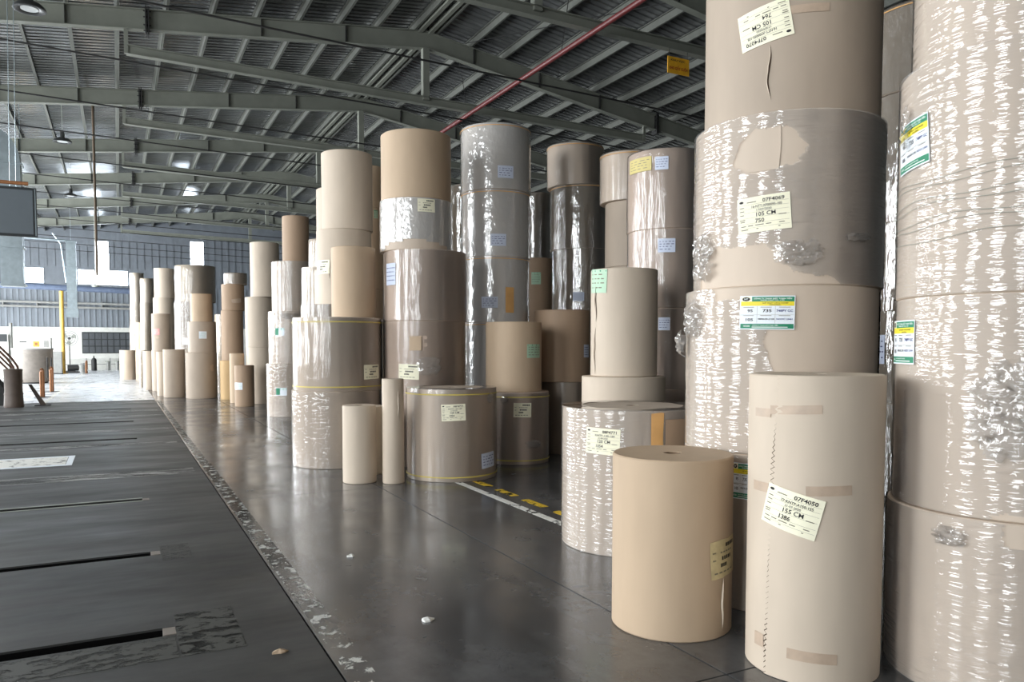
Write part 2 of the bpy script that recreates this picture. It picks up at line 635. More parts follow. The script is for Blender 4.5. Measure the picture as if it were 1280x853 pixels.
ribs(-9.5, 10.5, 3.05, 6.1, 'clad_blue', .36)
ribs(-9.5, -1.5, 7.4, 8.9, 'clad_dark', .5)
ribs(-.3, 4.9, 7.4, 9.3, 'clad_dark', .5)
ribs(6.1, 12, 6.2, 9.8, 'clad_dark', .5)
G().span(XL, XR, FAR_Y - .14, FAR_Y - .05, 0, 2.95).obj('masonry_dado', 'wall_white', wf)
G().span(XL, XR, FAR_Y - .3, FAR_Y - .05, 2.95, 3.08).obj('dado_ledge', 'wall_white', wf)
# louvred window in the dado
lw = G().span(-2.32, .95, FAR_Y - .2, FAR_Y - .13, 1.2, 2.75).obj('window_7', 'frame_dark', kind='structure')
for r_ in range(3):
    for k in range(8):
        xa = -2.26 + k * .4
        G().span(xa, xa + .34, FAR_Y - .225, FAR_Y - .19, 1.27 + r_ * .49, 1.68 + r_ * .49).obj('pane', 'louvre', lw)
P = {
    'A1': (3.328, 2.925, 0.342, 0, 1.573),
    'B1': (3.039, 3.758, 0.368, 0, 1.061),
    'C1': (4.017, 5.527, 0.613, 0, 1.200),
    'D1': (4.666, 6.576, 0.432, 0, 1.412),
    'D2': (4.669, 6.575, 0.345, 1.413, 1.087),
    'E1': (4.141, 3.969, 0.636, 0, 1.023),
    'E2': (4.143, 3.968, 0.636, 1.024, 1.076),
    'E3': (4.174, 3.952, 0.621, 2.101, 1.086),
    'E4': (4.187, 3.945, 0.576, 3.188, 1.117),
    'F1': (4.152, 2.368, 0.582, 0, 0.899),
    'F2': (4.177, 2.355, 0.582, 0.9, 1.069),
    'F3': (4.168, 2.36, 0.578, 1.97, 1.159),
    'F4': (4.146, 2.372, 0.501, 3.13, 1.069),
    'G1': (8.075, 5.528, 0.675, 0, 1.099),
    'G2': (8.074, 5.528, 0.675, 1.1, 0.999),
    'G3': (8.05, 5.54, 0.672, 2.1, 0.949),
    'G4': (8.037, 5.548, 0.661, 3.05, 1.349),
    'G5': (8.005, 5.564, 0.657, 4.4, 0.899),
    'H1': (5.876, 7.384, 0.472, 0, 1.225),
    'H2': (5.874, 7.385, 0.472, 1.226, 0.930),
    'H3': (5.866, 7.389, 0.469, 2.157, 0.902),
    'H4': (5.858, 7.393, 0.467, 3.06, 0.902),
    'I1': (6.93, 9.484, 0.442, 0, 1.449),
    'I2': (6.927, 9.486, 0.441, 1.45, 1.434),
    'I3': (6.917, 9.491, 0.438, 2.885, 0.948),
    'I4': (6.857, 9.521, 0.449, 3.834, 0.700),
    'J1': (7.574, 11.963, 0.556, 0, 1.179),
    'J2': (7.573, 11.963, 0.555, 1.18, 1.185),
    'J3': (7.569, 11.966, 0.553, 2.366, 1.074),
    'J4': (7.551, 11.975, 0.566, 3.44, 1.117),
    'J5': (7.444, 12.029, 0.506, 4.559, 0.729),
    'K1': (6.472, 10.73, 0.403, 0, 1.152),
    'K2': (6.419, 10.757, 0.461, 1.153, 1.140),
    'L1': (5.518, 11.387, 0.54, 0, 1.038),
    'L2': (5.518, 11.387, 0.54, 1.039, 1.057),
    'L3': (5.519, 11.386, 0.551, 2.097, 1.034),
    'L4': (5.526, 11.383, 0.555, 3.132, 1.037),
    'L5': (5.527, 11.382, 0.566, 4.171, 1.014),
    'M1': (4.062, 10.784, 0.604, 0, 1.039),
    'M2': (4.062, 10.784, 0.604, 1.04, 1.039),
    'M3': (4.073, 10.778, 0.607, 2.08, 1.005),
    'M4': (3.956, 10.838, 0.528, 3.086, 0.735),
    'M5': (3.96, 10.836, 0.514, 3.822, 0.956),
    'N1': (3.931, 9.447, 0.593, 0, 1.178),
    'O1': (5.314, 10.199, 0.467, 0, 1.052),
    'O2': (5.261, 10.226, 0.419, 1.053, 1.022),
    'P1': (2.697, 9.517, 0.213, 0, 0.977),
    'PB1': (3.053, 9.244, 0.139, 0, 1.314),
    'PC1': (2.988, 10.098, 0.212, 0, 0.915),
    'Q1': (2.849, 11.236, 0.642, 0, 1.086),
    'Q2': (2.871, 11.225, 0.642, 1.087, 1.041),
    'Q3': (3.084, 11.116, 0.321, 2.129, 1.018),
    'R1': (3.318, 13.186, 0.558, 0, 1.199),
    'R2': (3.32, 13.185, 0.558, 1.2, 1.216),
    'R3': (3.478, 13.105, 0.463, 2.417, 1.253),
    'R4': (3.532, 13.077, 0.428, 3.671, 1.297),
    'RB1': (3.867, 15.096, 0.448, 0, 1.599),
    'RB2': (3.874, 15.093, 0.447, 1.6, 1.599),
    'RB3': (3.918, 15.07, 0.445, 3.2, 1.554),
    'T1': (3.96, 16.397, 0.515, 0, 1.649),
    'T2': (3.968, 16.393, 0.514, 1.65, 1.711),
    'T3': (3.969, 16.392, 0.363, 3.362, 0.591),
    'EE1': (4.257, 14.335, 0.286, 0, 1.399),
    'EE2': (4.26, 14.333, 0.286, 1.4, 1.399),
    'EE3': (4.272, 14.327, 0.284, 2.8, 1.517),
    'EE4': (4.291, 14.317, 0.261, 4.318, 0.767),
    'CC1': (6.235, 13.884, 0.49, 0, 1.199),
    'CC2': (6.236, 13.884, 0.49, 1.2, 1.199),
    'CC3': (6.238, 13.882, 0.488, 2.4, 1.199),
    'CC4': (6.241, 13.881, 0.486, 3.6, 1.205),
    'DD1': (7.425, 13.387, 0.319, 0, 1.149),
    'DD2': (7.425, 13.387, 0.319, 1.15, 1.149),
    'DD3': (7.423, 13.388, 0.317, 2.3, 1.137),
    'DD4': (7.422, 13.389, 0.285, 3.438, 1.262),
    'S1': (3.788, 19.518, 0.564, 0, 1.295),
    'S2': (3.855, 19.483, 0.574, 1.296, 1.268),
    'S3': (3.924, 19.448, 0.553, 2.565, 1.205),
    'S4': (3.954, 19.433, 0.324, 3.771, 1.121),
    'U1': (3.812, 24.111, 0.414, 0, 1.695),
    'U2': (3.814, 24.11, 0.424, 1.696, 1.485),
    'U3': (3.964, 24.033, 0.424, 3.183, 1.616),
    'V1': (3.195, 23.079, 0.271, 0, 1.176),
    'VB1': (3.189, 24.543, 0.217, 0, 1.503),
    'W1': (3.284, 26.404, 0.38, 0, 1.258),
    'W2': (3.303, 26.394, 0.343, 1.259, 1.610),
    'W3': (3.34, 26.375, 0.354, 2.87, 0.838),
    'W4': (3.423, 26.333, 0.354, 3.709, 0.354),
    'WB1': (3.521, 29.877, 0.4, 0, 1.429),
    'WB2': (3.532, 29.871, 0.399, 1.43, 1.442),
    'X1': (2.44, 27.398, 0.493, 0, 1.511),
    'X2': (2.476, 27.379, 0.443, 1.512, 1.013),
    'X3': (2.47, 27.382, 0.344, 2.526, 0.912),
    'Y1': (2.513, 30.843, 0.675, 0, 1.603),
    'Y2': (2.529, 30.834, 0.674, 1.604, 1.735),
    'Y3': (2.588, 30.804, 0.7, 3.34, 1.320),
    'AB1': (1.656, 28.192, 0.345, 0, 1.613),
    'AC1': (1.327, 29.09, 0.176, 0, 1.527),
    'AD1': (1.082, 33.485, 0.243, 0, 1.532),
    'AE1': (0.89, 35.493, 0.15, 0, 1.549),
    'AA1': (1.456, 32.507, 0.337, 0, 1.567),
    'AA2': (1.474, 32.498, 0.336, 1.568, 1.395),
    'Z1': (1.731, 36.186, 0.423, 0, 1.249),
    'Z2': (1.743, 36.179, 0.423, 1.25, 1.249),
    'Z3': (1.769, 36.167, 0.422, 2.5, 1.277),
    'Z4': (1.825, 36.138, 0.422, 3.778, 1.241),
    'BA1': (1.116, 43.016, 0.365, 0, 1.449),
    'BA2': (1.136, 43.006, 0.364, 1.45, 1.465),
    'BB1': (1.188, 40.508, 0.276, 0, 1.299),
    'BB2': (1.203, 40.5, 0.275, 1.3, 1.249),
    'BB3': (1.23, 40.486, 0.275, 2.55, 1.239),
    'BB4': (1.273, 40.464, 0.292, 3.79, 1.122),
    'BC1': (0.896, 46.724, 0.354, 0, 1.429),
    'BC2': (0.917, 46.713, 0.354, 1.43, 1.429),
    'BC3': (0.948, 46.697, 0.353, 2.86, 1.060),
    'BC4': (0.97, 46.686, 0.353, 3.921, 1.760),
    'BD1': (0.405, 44.391, 0.37, 0, 1.515),
}
TAGS = {
    'A1': [(-0.31, 0.882, 0.289, 0.209, 'cream_big', -14)],
    'B1': [(1.006, 0.476, 0.264, 0.224, 'cream_old', 3)],
    'C1': [(-0.394, 0.945, 0.3, 0.214, 'cream_mid', -2)],
    'E4': [(-0.285, 0.559, 0.331, 0.237, 'cream_up', -170)],
    'E3': [(-0.217, 0.456, 0.326, 0.224, 'cream_E3', 4)],
    'E2': [(-0.118, 0.907, 0.331, 0.212, 'green', -1)],
    'E1': [(-0.301, 0.851, 0.163, 0.235, 'green_part', -1)],
    'F3': [(-0.976, 0.778, 0.266, 0.25, 'green', 5)],
    'F2': [(-1.104, 0.841, 0.27, 0.229, 'green', 0)],
    'G2': [(-0.822, 0.585, 0.205, 0.316, 'blue', 0)],
    'H4': [(-0.742, 0.743, 0.341, 0.159, 'yellowish', 0), (-0.131, 0.731, 0.148, 0.147, 'blue', 0)],
    'H3': [(-0.015, 0.707, 0.192, 0.156, 'blue', 0)],
    'H2': [(-0.071, 0.75, 0.129, 0.147, 'blue', 0)],
    'D2': [(-0.888, 1.306, 0.256, 0.236, 'mint', -3)],
    'J3': [(-0.122, 0.225, 0.199, 0.155, 'blue', 0)],
    'K2': [(1.005, 0.491, 0.15, 0.204, 'blue', 0)],
    'L5': [(0.277, 0.261, 0.25, 0.189, 'blue', 0)],
    'L4': [(0.078, 0.248, 0.24, 0.189, 'blue', 0)],
    'L3': [(-0.162, 0.313, 0.256, 0.177, 'blue', 0)],
    'DD3': [(-0.098, 0.738, 0.188, 0.234, 'mint', 0)],
    'M4': [(0.277, 0.621, 0.25, 0.183, 'cream', 0)],
    'M3': [(-0.928, 0.667, 0.224, 0.31, 'blue', 0)],
    'M2': [(-0.39, 0.318, 0.309, 0.215, 'cream', -2)],
    'N1': [(0.041, 0.887, 0.301, 0.21, 'cream_mid', 2), (0.907, 0.252, 0.267, 0.195, 'blue', 3)],
    'O1': [(0.151, 0.799, 0.256, 0.207, 'cream', -1)],
    'O2': [(0.811, 0.597, 0.279, 0.199, 'mint', 0)],
    'Q2': [(0.82, 0.267, 0.316, 0.206, 'cream', 1)],
    'R3': [(-0.893, 0.622, 0.332, 0.228, 'cream', 0)],
    'S2': [(-0.545, 0.771, 0.251, 0.193, 'teal', 0)],
    'S1': [(-0.383, 0.619, 0.272, 0.193, 'teal', 0)],
    'V1': [(-0.697, 0.587, 0.267, 0.204, 'white', 0)],
    'X2': [(0.052, 0.573, 0.236, 0.235, 'white', 0)],
    'Y2': [(-0.493, 0.29, 0.232, 0.233, 'white', 0)],
    'AA2': [(-0.606, 0.699, 0.298, 0.244, 'pink', 0)],
    'EE3': [(0.514, 1.382, 0.087, 0.151, 'mint', 0)],
}

# ------------------------------------------------------------------ printing helpers
TXT = {}


def text_geo(s, bold=.02):
    if (s, bold) in TXT:
        return TXT[(s, bold)]
    cu = bpy.data.curves.new('print', 'FONT')
    cu.body = s
    cu.align_x, cu.align_y = 'CENTER', 'CENTER'
    cu.offset = bold
    cu.resolution_u = 2
    ob = bpy.data.objects.new('print', cu)
    COL.objects.link(ob)
    bpy.context.view_layer.update()
    me = ob.to_mesh()
    vv = [(v.co.x, v.co.y) for v in me.vertices]
    ff = [tuple(p.vertices) for p in me.polygons]
    ob.to_mesh_clear()
    bpy.data.objects.remove(ob)
    bpy.data.curves.remove(cu)
    xs = [v[0] for v in vv] or [0]
    ys = [v[1] for v in vv] or [0]
    cx, cyy = (min(xs) + max(xs)) / 2, (min(ys) + max(ys)) / 2
    wd, ht = max(xs) - min(xs) or 1, max(ys) - min(ys) or 1
    TXT[(s, bold)] = ([(a - cx, b_ - cyy) for a, b_ in vv], ff, wd, ht)
    return TXT[(s, bold)]


class Flat:
    """2D drawing collected per ink, later bent onto a cylinder or laid on a plane"""

    def __init__(self):
        self.inks = {}

    def rect(self, ink, x0, x1, y0, y1, nx=1):
        v, f = self.inks.setdefault(ink, ([], []))
        n = len(v)
        for i in range(nx + 1):
            x = x0 + (x1 - x0) * i / nx
            v += [(x, y0), (x, y1)]
        for i in range(nx):
            f.append((n + 2 * i, n + 2 * i + 2, n + 2 * i + 3, n + 2 * i + 1))

    def ellipse(self, ink, cx, cyy, rx, ry):
        v, f = self.inks.setdefault(ink, ([], []))
        n = len(v)
        v += [(cx + rx * math.cos(a * math.pi / 8), cyy + ry * math.sin(a * math.pi / 8)) for a in range(16)]
        f.append(tuple(n + i for i in range(16)))

    def text(self, ink, s, cx, cyy, width, height, bold=.02):
        tv, tf, wd, ht = text_geo(s, bold)
        v, f = self.inks.setdefault(ink, ([], []))
        n = len(v)
        v += [(cx + a / wd * width, cyy + b_ / ht * height) for a, b_ in tv]
        f += [tuple(n + i for i in q) for q in tf]


def label_art(style, w, h, serial):
    """drawing in metres, centred; first layer is the sheet"""
    d = Flat()
    hw, hh = w / 2, h / 2
    X = lambda u: -hw + u * w
    Y = lambda t: -hh + t * h
    if style.startswith('cream'):
        if style == 'cream_old':
            sheet, rows = 'label_old', None
        else:
            sheet = 'label_cream'
            rows = {'cream_big': ('07F4050', '77-KNTF-A150-155', '21-07-2020', '155 CM', '1386'),
                    'cream_E3': ('07F4069', '16-NTT-XF00095-105', '17/07/2020', '105 CM', '750'),
                    'cream_up': ('07F4070', '16-NTT-XF00095-105', '17/07/2020', '105 CM', '764'),
                    'cream_mid': ('08F4771', 'KNTF-130-120', '21-08-2020', '120 CM', '1054')}.get(style)
        d.sheet = sheet
        if rows:
            d.ellipse('print_ink', X(.09), Y(.89), w * .045, h * .035)
            d.text('print_ink', rows[0], X(.70), Y(.87), w * .40, h * .105, .02)
            d.text('print_ink', rows[1], X(.57), Y(.725), w * .56, h * .07, .015)
            d.text('print_ink', rows[2], X(.52), Y(.62), w * .28, h * .06, .01)
            d.text('print_ink', rows[3], X(.55), Y(.495), w * .36, h * .115, .016)
            d.text('print_ink', rows[4], X(.43), Y(.32), w * .20 if len(rows[4]) > 3 else w * .17, h * .115, .016)
            for t, a, b_ in ((.86, .20, .38), (.73, .05, .14), (.63, .05, .14), (.52, .05, .13), (.38, .04, .15), (.33, .05, .14),
                             (.42, .78, .92), (.2, .06, .16), (.2, .2, .3), (.2, .34, .5), (.2, .54, .64), (.2, .78, .88), (.1, .06, .2), (.1, .36, .8)):
                d.rect('print_grey', X(a), X(b_), Y(t - .012), Y(t + .012))
            for t in (.80, .68, .57, .42, .26, .14):
                d.rect('print_grey', X(.03), X(.97), Y(t - .0025), Y(t + .0025), 6)
        else:
            for t, a, b_, i in ((.85, .5, .92, 'print_ink'), (.68, .3, .8, 'print_grey'), (.52, .35, .75, 'print_ink'), (.34, .3, .55, 'print_ink'), (.15, .1, .85, 'print_grey'), (.7, .06, .16, 'print_grey'), (.5, .06, .16, 'print_grey')):
                hgt = .05 if i == 'print_ink' else .02
                n = 5
                for k in range(n):
                    u0 = a + (b_ - a) * k / n
                    d.rect(i, X(u0), X(u0 + (b_ - a) / n * .72), Y(t - hgt), Y(t + hgt))
    elif style in ('green', 'green_part'):
        d.sheet = 'label_white'
        k = (serial == 'E')
        d.rect('label_green', X(.23), X(.985), Y(.83), Y(.97), 6)
        d.rect('label_yellow', X(.02), X(.985), Y(.70), Y(.83), 6)
        d.rect('label_cream', X(.02), X(.22), Y(.83), Y(.975), 2)
        d.ellipse('print_ink', X(.12), Y(.90), w * .075, h * .06)
        d.text('print_white', 'HT', X(.12), Y(.90), w * .07, h * .05)
        d.text('print_white', 'CÔNG TY TNHH GIẤY TOÀN TIẾN', X(.60), Y(.925), w * .68, h * .06)
        d.text('print_white', 'PAPER JOINT CO., LTD', X(.60), Y(.862), w * .42, h * .04)
        d.text('print_ink', 'GIẤY KRAFT CÔNG NGHIỆP', X(.65), Y(.785), w * .46, h * .055)
        d.text('print_ink', 'INDUSTRIAL', X(.65), Y(.728), w * .2, h * .03)
        d.rect('label_green', X(.02), X(.985), Y(.03), Y(.17), 6)
        d.text('print_white', 'HOTLINE', X(.14), Y(.10), w * .12, h * .05)
        d.text('print_white', 'CÔNG TY TNHH GIẤY TOÀN TIẾN', X(.48), Y(.13), w * .46, h * .04)
        d.rect('print_white', X(.24), X(.88), Y(.06), Y(.08), 6)
        for u in (.33, .655):
            d.rect('print_grey', X(u - .002), X(u + .002), Y(.18), Y(.69))
        d.rect('print_grey', X(.02), X(.985), Y(.432), Y(.438), 6)
        for u in (.17, .49, .82):
            for t in (.66, .41):
                d.rect('print_grey', X(u - .1), X(u + .1), Y(t - .008), Y(t + .008))
        d.text('print_ink', '95', X(.20), Y(.555), w * .10, h * .085)
        d.text('print_ink', '735', X(.51), Y(.555), w * .16, h * .09)
        d.text('print_navy', '748PY GC', X(.82), Y(.555), w * .29, h * .07)
        d.text('print_ink', '105', X(.19), Y(.29), w * .14, h * .085)
        d.text('print_ink', '08/06/20-2108', X(.495), Y(.31), w * .29, h * .05)
        d.text('print_navy', 'NGOC LINH', X(.82), Y(.31), w * .28, h * .05)
    else:
        d.sheet = {'blue': 'label_blue', 'mint': 'label_mint', 'teal': 'label_white', 'white': 'label_white',
                   'yellowish': 'label_sand', 'pink': 'label_pink'}[style]
        ink = {'blue': 'print_navy', 'mint': 'print_grey', 'teal': 'label_green', 'white': 'label_teal', 'yellowish': 'print_grey', 'pink': 'label_cream'}[style]
        if style == 'mint':
            d.rect('label_green', X(.04), X(.96), Y(.90), Y(.96), 3)
        if style == 'teal':
            d.rect('label_green', X(0.02), X(.4), Y(.1), Y(.95), 2)
            d.rect('label_teal', X(.42), X(.98), Y(.75), Y(.95), 2)
        else:
            rr = random.Random(serial + style)
            for t in (.78, .6, .42, .22):
                u = .1
                while u < .85:
                    e = u + rr.uniform(.06, .2)
                    d.rect(ink, X(u), X(min(e, .92)), Y(t - .022), Y(t + .022))
                    u = e + rr.uniform(.04, .14)
    return d


def bend(d, R, az, zc, tilt, lift):
    """map flat drawing coordinates onto the roll's side"""
    ct, st = math.cos(math.radians(tilt)), math.sin(math.radians(tilt))

    def go(p, extra=0):
        s = p[0] * ct - p[1] * st
        t = p[0] * st + p[1] * ct
        a = az + s / R
        r = R + lift + extra
        return (r * math.cos(a), r * math.sin(a), zc + t)
    return go


def curved_patch(name, mat, parent, R, az, zc, w, h, tilt=0, lift=.006, thick=.0015, nx=8, nz=2, edge=0, seed=0, smooth=True):
    go = bend(None, R, az, zc, tilt, lift)
    rr = random.Random(seed)
    g = G()
    for lay in (0, 1):
        for i in range(nx + 1):
            for j in range(nz + 1):
                u, t = -w / 2 + w * i / nx, -h / 2 + h * j / nz
                if edge and (j in (0, nz) or i in (0, nx)) and lay == 0:
                    jit = (rr.uniform(-edge, edge), rr.uniform(-edge, edge))
                    g._j = getattr(g, '_j', {})
                    g._j[(i, j)] = jit
                if edge and (i, j) in getattr(g, '_j', {}):
                    u += g._j[(i, j)][0]
                    t += g._j[(i, j)][1]
                g.v.append(go((u, t), thick if lay else 0))
    k = nz + 1
    n1 = (nx + 1) * k
    for i in range(nx):
        for j in range(nz):
            a = i * k + j
            g.f.append((n1 + a, n1 + a + k, n1 + a + k + 1, n1 + a + 1))
            g.f.append((a, a + 1, a + k + 1, a + k))
    for i in range(nx):
        for j, o in ((0, 0), (nz, 1)):
            a, b_ = i * k + j, (i + 1) * k + j
            g.f.append((a, b_, n1 + b_, n1 + a) if not o else (b_, a, n1 + a, n1 + b_))
    for j in range(nz):
        for i, o in ((0, 0), (nx, 1)):
            a, b_ = i * k + j, i * k + j + 1
            g.f.append((b_, a, n1 + a, n1 + b_) if not o else (a, b_, n1 + b_, n1 + a))
    return g.obj(name, mat, parent, smooth)


def put_label(roll, R, az, zc, w, h, style, tilt, serial, lift):
    d = label_art(style, w, h, serial)
    lab = curved_patch('label', d.sheet, roll, R, az, zc, w, h, tilt, lift, .001,
                       edge=.004 if style == 'cream_old' else 0)
    go = bend(d, R, az, zc, tilt, lift + .0016)
    layer = {'label_green': 0, 'label_yellow': 0, 'label_cream': .0002, 'label_teal': 0}
    for ink, (v, f) in d.inks.items():
        g = G()
        e = layer.get(ink, .0006 if ink != 'print_white' else .001)
        g.v = [go(p, e) for p in v]
        g.f = f
        g.obj('label_print', ink, lab, kind='stuff')
    return lab


# ------------------------------------------------------------------ paper rolls
def film_skin(parent, R, h, mat, seg, rows, amp, top, seed, holes=None, rc=.05, z_lo=.004):
    """thin stretch film following the roll, wrinkled, with holes torn through"""
    g = G()
    off = Vector((seed * 3.7, seed * 1.3, seed * 2.1))
    idx = {}
    for i in range(seg):
        a = 2 * math.pi * i / seg
        for j in range(rows + 1):
            z = z_lo + (h - .004 - z_lo) * j / rows
            n = noise.noise(Vector((math.cos(a) * R * 5, math.sin(a) * R * 5, z * 9)) + off)
            r = R + .0045 + amp * (.5 + .5 * n)
            idx[(i, j)] = len(g.v)
            g.v.append((r * math.cos(a), r * math.sin(a), z))
    for i in range(seg):
        a = 2 * math.pi * (i + .5) / seg
        for j in range(rows):
            z = h * (j + .5) / rows
            if holes and any(fn(a, z) for fn in holes):
                continue
            g.f.append((idx[(i, j)], idx[((i + 1) % seg, j)], idx[((i + 1) % seg, j + 1)], idx[(i, j + 1)]))
    if top:
        n0 = len(g.v)
        for i in range(seg):
            a = 2 * math.pi * i / seg
            for r, z in ((R + .003, h + .003), (R * .72, h + .004 + .003 * math.sin(a * 7))):
                g.v.append((r * math.cos(a), r * math.sin(a), z))
        for i in range(seg):
            i2 = (i + 1) % seg
            g.f.append((idx[(i, rows)], idx[(i2, rows)], n0 + 2 * i2, n0 + 2 * i))
            g.f.append((n0 + 2 * i, n0 + 2 * i2, n0 + 2 * i2 + 1, n0 + 2 * i + 1))
    return g.obj('stretch_film', mat, parent, True)


def poly_hole(pts, R, face, jag=.012, seed=1):
    """hole given as (arc metres from the facing line, z) corners"""
    def inside(a, z):
        s = ((a - face + math.pi) % (2 * math.pi) - math.pi) * R
        s += jag * 1.6 * noise.noise(Vector((s * 13, z * 13, seed))) + jag * .8 * noise.noise(Vector((s * 45, z * 45, seed)))
        z = z + jag * 1.6 * noise.noise(Vector((s * 13, z * 13, seed + 9))) + jag * .8 * noise.noise(Vector((s * 45, z * 45, seed + 5)))
        c = False
        j = len(pts) - 1
        for i in range(len(pts)):
            (xi, yi), (xj, yj) = pts[i], pts[j]
            if (yi > z) != (yj > z) and s < (xj - xi) * (z - yi) / (yj - yi) + xi:
                c = not c
            j = i
        return c
    return inside


def make_roll(key, paper, filmk, label, bands=(), holes=None, top=False, group=None, name='paper_roll', amp=None):
    x, y, R, z0, h = P[key]
    dist = math.hypot(x, y)
    root = empty(name, (x, y, z0))
    tag(root, label, 'paper roll', group)
    seg = 96 if dist < 8 else (64 if dist < 16 else 40)
    rc = min(.055, R * .3)
    b_ = .008
    seed = sum(map(ord, key))
    off = Vector((seed * .7, seed * .3, 0))
    rows = 8
    prof = [(rc, 0), (R - b_, 0)] + [(R, b_ + (h - 2 * b_) * k / rows) for k in range(rows + 1)] + [(R - b_, h), (rc, h)]
    a_ = .004 if dist < 9 else .006

    def wob(a, z, j):
        if j < 1 or j > rows + 3:
            return 0
        return -a_ * (.5 + .5 * noise.noise(Vector((math.cos(a) * 2.2, math.sin(a) * 2.2, z * 1.5)) + off))
    G().lathe(prof, seg, wob=wob).obj('paper_body', 'paper_' + paper, root, True)
    G().lathe([(rc - .012, .002), (rc - .001, .002), (rc - .001, h - .002), (rc - .012, h - .002)], 20).obj('core', 'core_board', root, True)
    face = math.atan2(-y, -x)
    lift = .0085 if key == 'A1' else .003
    if filmk:
        fr = 48 if dist < 8 else (20 if dist < 16 else 8)
        fs = 180 if dist < 8 else (80 if dist < 16 else 40)
        if holes and dist < 8:
            fr, fs = 130, 400
        hl = [poly_hole(p, R, face, seed=i + seed) for i, p in enumerate(holes)] if holes else None
        am = amp if amp is not None else {'film_h': .004, 'film_v': .003, 'film_s': .0015, 'film_foil': .003, 'film_dark': .003, 'film_m': .006}[filmk]
        film_skin(root, R, h, filmk, fs, fr, am, top, seed, hl)
        lift = .010 if dist < 8 else .012
    for zf, mat_, wd in bands:
        zb = zf if zf >= 0 else h + zf
        g = G().lathe([(R + lift - .002, zb), (R + lift, zb), (R + lift, zb + wd), (R + lift - .002, zb + wd)], seg)
        g.obj('tape_band', mat_, root, True)
    for k, (az, zz, w, hh, st, ti) in enumerate(TAGS.get(key, ())):
        zz = max(hh * .5, min(h - hh * .5 - .005, zz)) if abs(ti) < 20 else zz
        put_label(root, R, face + az, zz, w, hh, st, ti, key[0], lift)
    root['face'] = face
    return root


YT = ((-.075, 'tape_yellow', .014), (.055, 'tape_yellow', .014))
CT = ((-.04, 'tape_orange', .012),)
ORD = {1: 'bottom', 2: 'second from floor', 3: 'third from floor', 4: 'fourth from floor', 5: 'fifth from floor'}
LOOK = {('kraft', None): 'bare kraft', ('pale', None): 'bare pale beige', ('brown', None): 'bare brown', ('grey', None): 'bare grey-brown',
        ('taupe', None): 'bare taupe', ('ochre', None): 'bare ochre', ('cream', None): 'bare cream'}


def look(p, f):
    if f is None:
        return LOOK[(p, f)]
    p = {'mauve': 'brown'}.get(p, p)
    return {'film_h': 'crinkle-film-wrapped', 'film_v': 'film-wrapped', 'film_m': 'crinkle-film-wrapped', 'film_s': 'smooth-wrapped', 'film_foil': 'silvery-wrapped', 'film_dark': 'dark-foil-wrapped'}[f] + ' ' + p


ROLLS = {}


def stack(n, where, specs):
    """specs from the floor up: (paper, film, bands, own label or None)"""
    k = len(specs)
    for i, sp in enumerate(specs):
        p, f, bands, own = (list(sp) + [(), None])[:4] if len(sp) < 4 else sp
        key = '%s%d' % (n, i + 1)
        if own:
            lab = own
        else:
            pos = 'topmost' if i == k - 1 else ORD[i + 1]
            lab = '%s paper roll, %s in %s' % (look(p, f), pos, where)
        grp = 'film-wrapped paper rolls' if f else 'bare paper rolls'
        ROLLS[key] = make_roll(key, p, f, lab, bands, HOLES.get(key), i == k - 1 and f is not None, grp)


# torn windows in the film: corners in (arc metres right of the facing line, height)
HOLES = {
    'E3': [[(-.34, .78), (-.30, .92), (-.18, .985), (.0, .99), (.13, .86), (.06, .76), (-.1, .72), (-.26, .72)],
           [(-.60, .16), (-.44, .28), (-.28, .24), (-.14, .27), (-.04, .19), (.05, .08), (.3, .04), (.5, -.1), (-.7, -.1)]],
    'E2': [[(-.1, .74), (.02, .95), (.2, 1.2), (.9, 1.2), (.9, -.1), (.25, -.1), (.1, .3), (.0, .42)],
           [(-.5, 1.2), (-.42, .99), (.1, 1.02), (.3, 1.2)]],
    'F2': [[(.28, .78), (.45, .72), (.55, .4), (.4, .2), (.3, .5)], [(-.1, .02), (.25, .05), (.5, .12), (.5, -.1), (-.1, -.1)]],
    'F1': [[(-.02, .80), (.3, .76), (.6, .82), (.6, 1.0), (-.02, 1.0)]],
    'M2': [[(-.22, .62), (-.2, .80), (.0, .82), (.02, .66), (-.1, .6)]],
    'S2': [[(-.5, 1.2), (-.5, 1.3), (.1, 1.3), (.1, 1.2)]],
    'M4': [[(-.5, .08), (0, .16), (.5, .06), (.5, -.1), (-.5, -.1)]],
}

stack('A', '', [('pale', None, (), 'tall beige roll with zigzag torn seam and cream tag reading 155 CM')])
stack('B', '', [('kraft', None, (), 'waist-high brown roll with open core top beside the zigzag-seamed roll')])
stack('C', '', [('taupe', 'film_h', (), 'wide film-wrapped roll with 120 CM tag and vertical orange tape strip')])
E_ = 'the huge stack behind the zigzag-seamed roll'
stack('E', E_, [('taupe', 'film_h', (), 'lowest wrapped roll with half-hidden green tag behind the zigzag-seamed roll'),
                ('taupe', 'film_h', (), 'half-unwrapped roll with green and yellow tag reading 95 and 735'),
                ('taupe', 'film_h', (), 'wrapped roll with torn film window and cream tag reading 105 CM 750'),
                ('grey', None, (), 'bare taupe roll with an upside-down cream tag and vertical rip')])
F_ = 'the glossy stack touching the zigzag-seamed roll'
stack('F', F_, [('taupe', 'film_h'), ('taupe', 'film_h', (), 'wrapped roll with crumpled loose film and narrow green tag, glossy stack'),
                ('taupe', 'film_h', (), 'wrapped roll with taut film cords and curved green tag, glossy stack'), ('taupe', 'film_h')])
stack('G', 'the dark stack between two glossy stacks', [('grey', 'film_dark'), ('grey', 'film_dark'), ('grey', 'film_dark'), ('grey', 'film_dark'), ('grey', 'film_dark', CT)])  # foil-wrapped; the dark film also stands in for shade on this stack
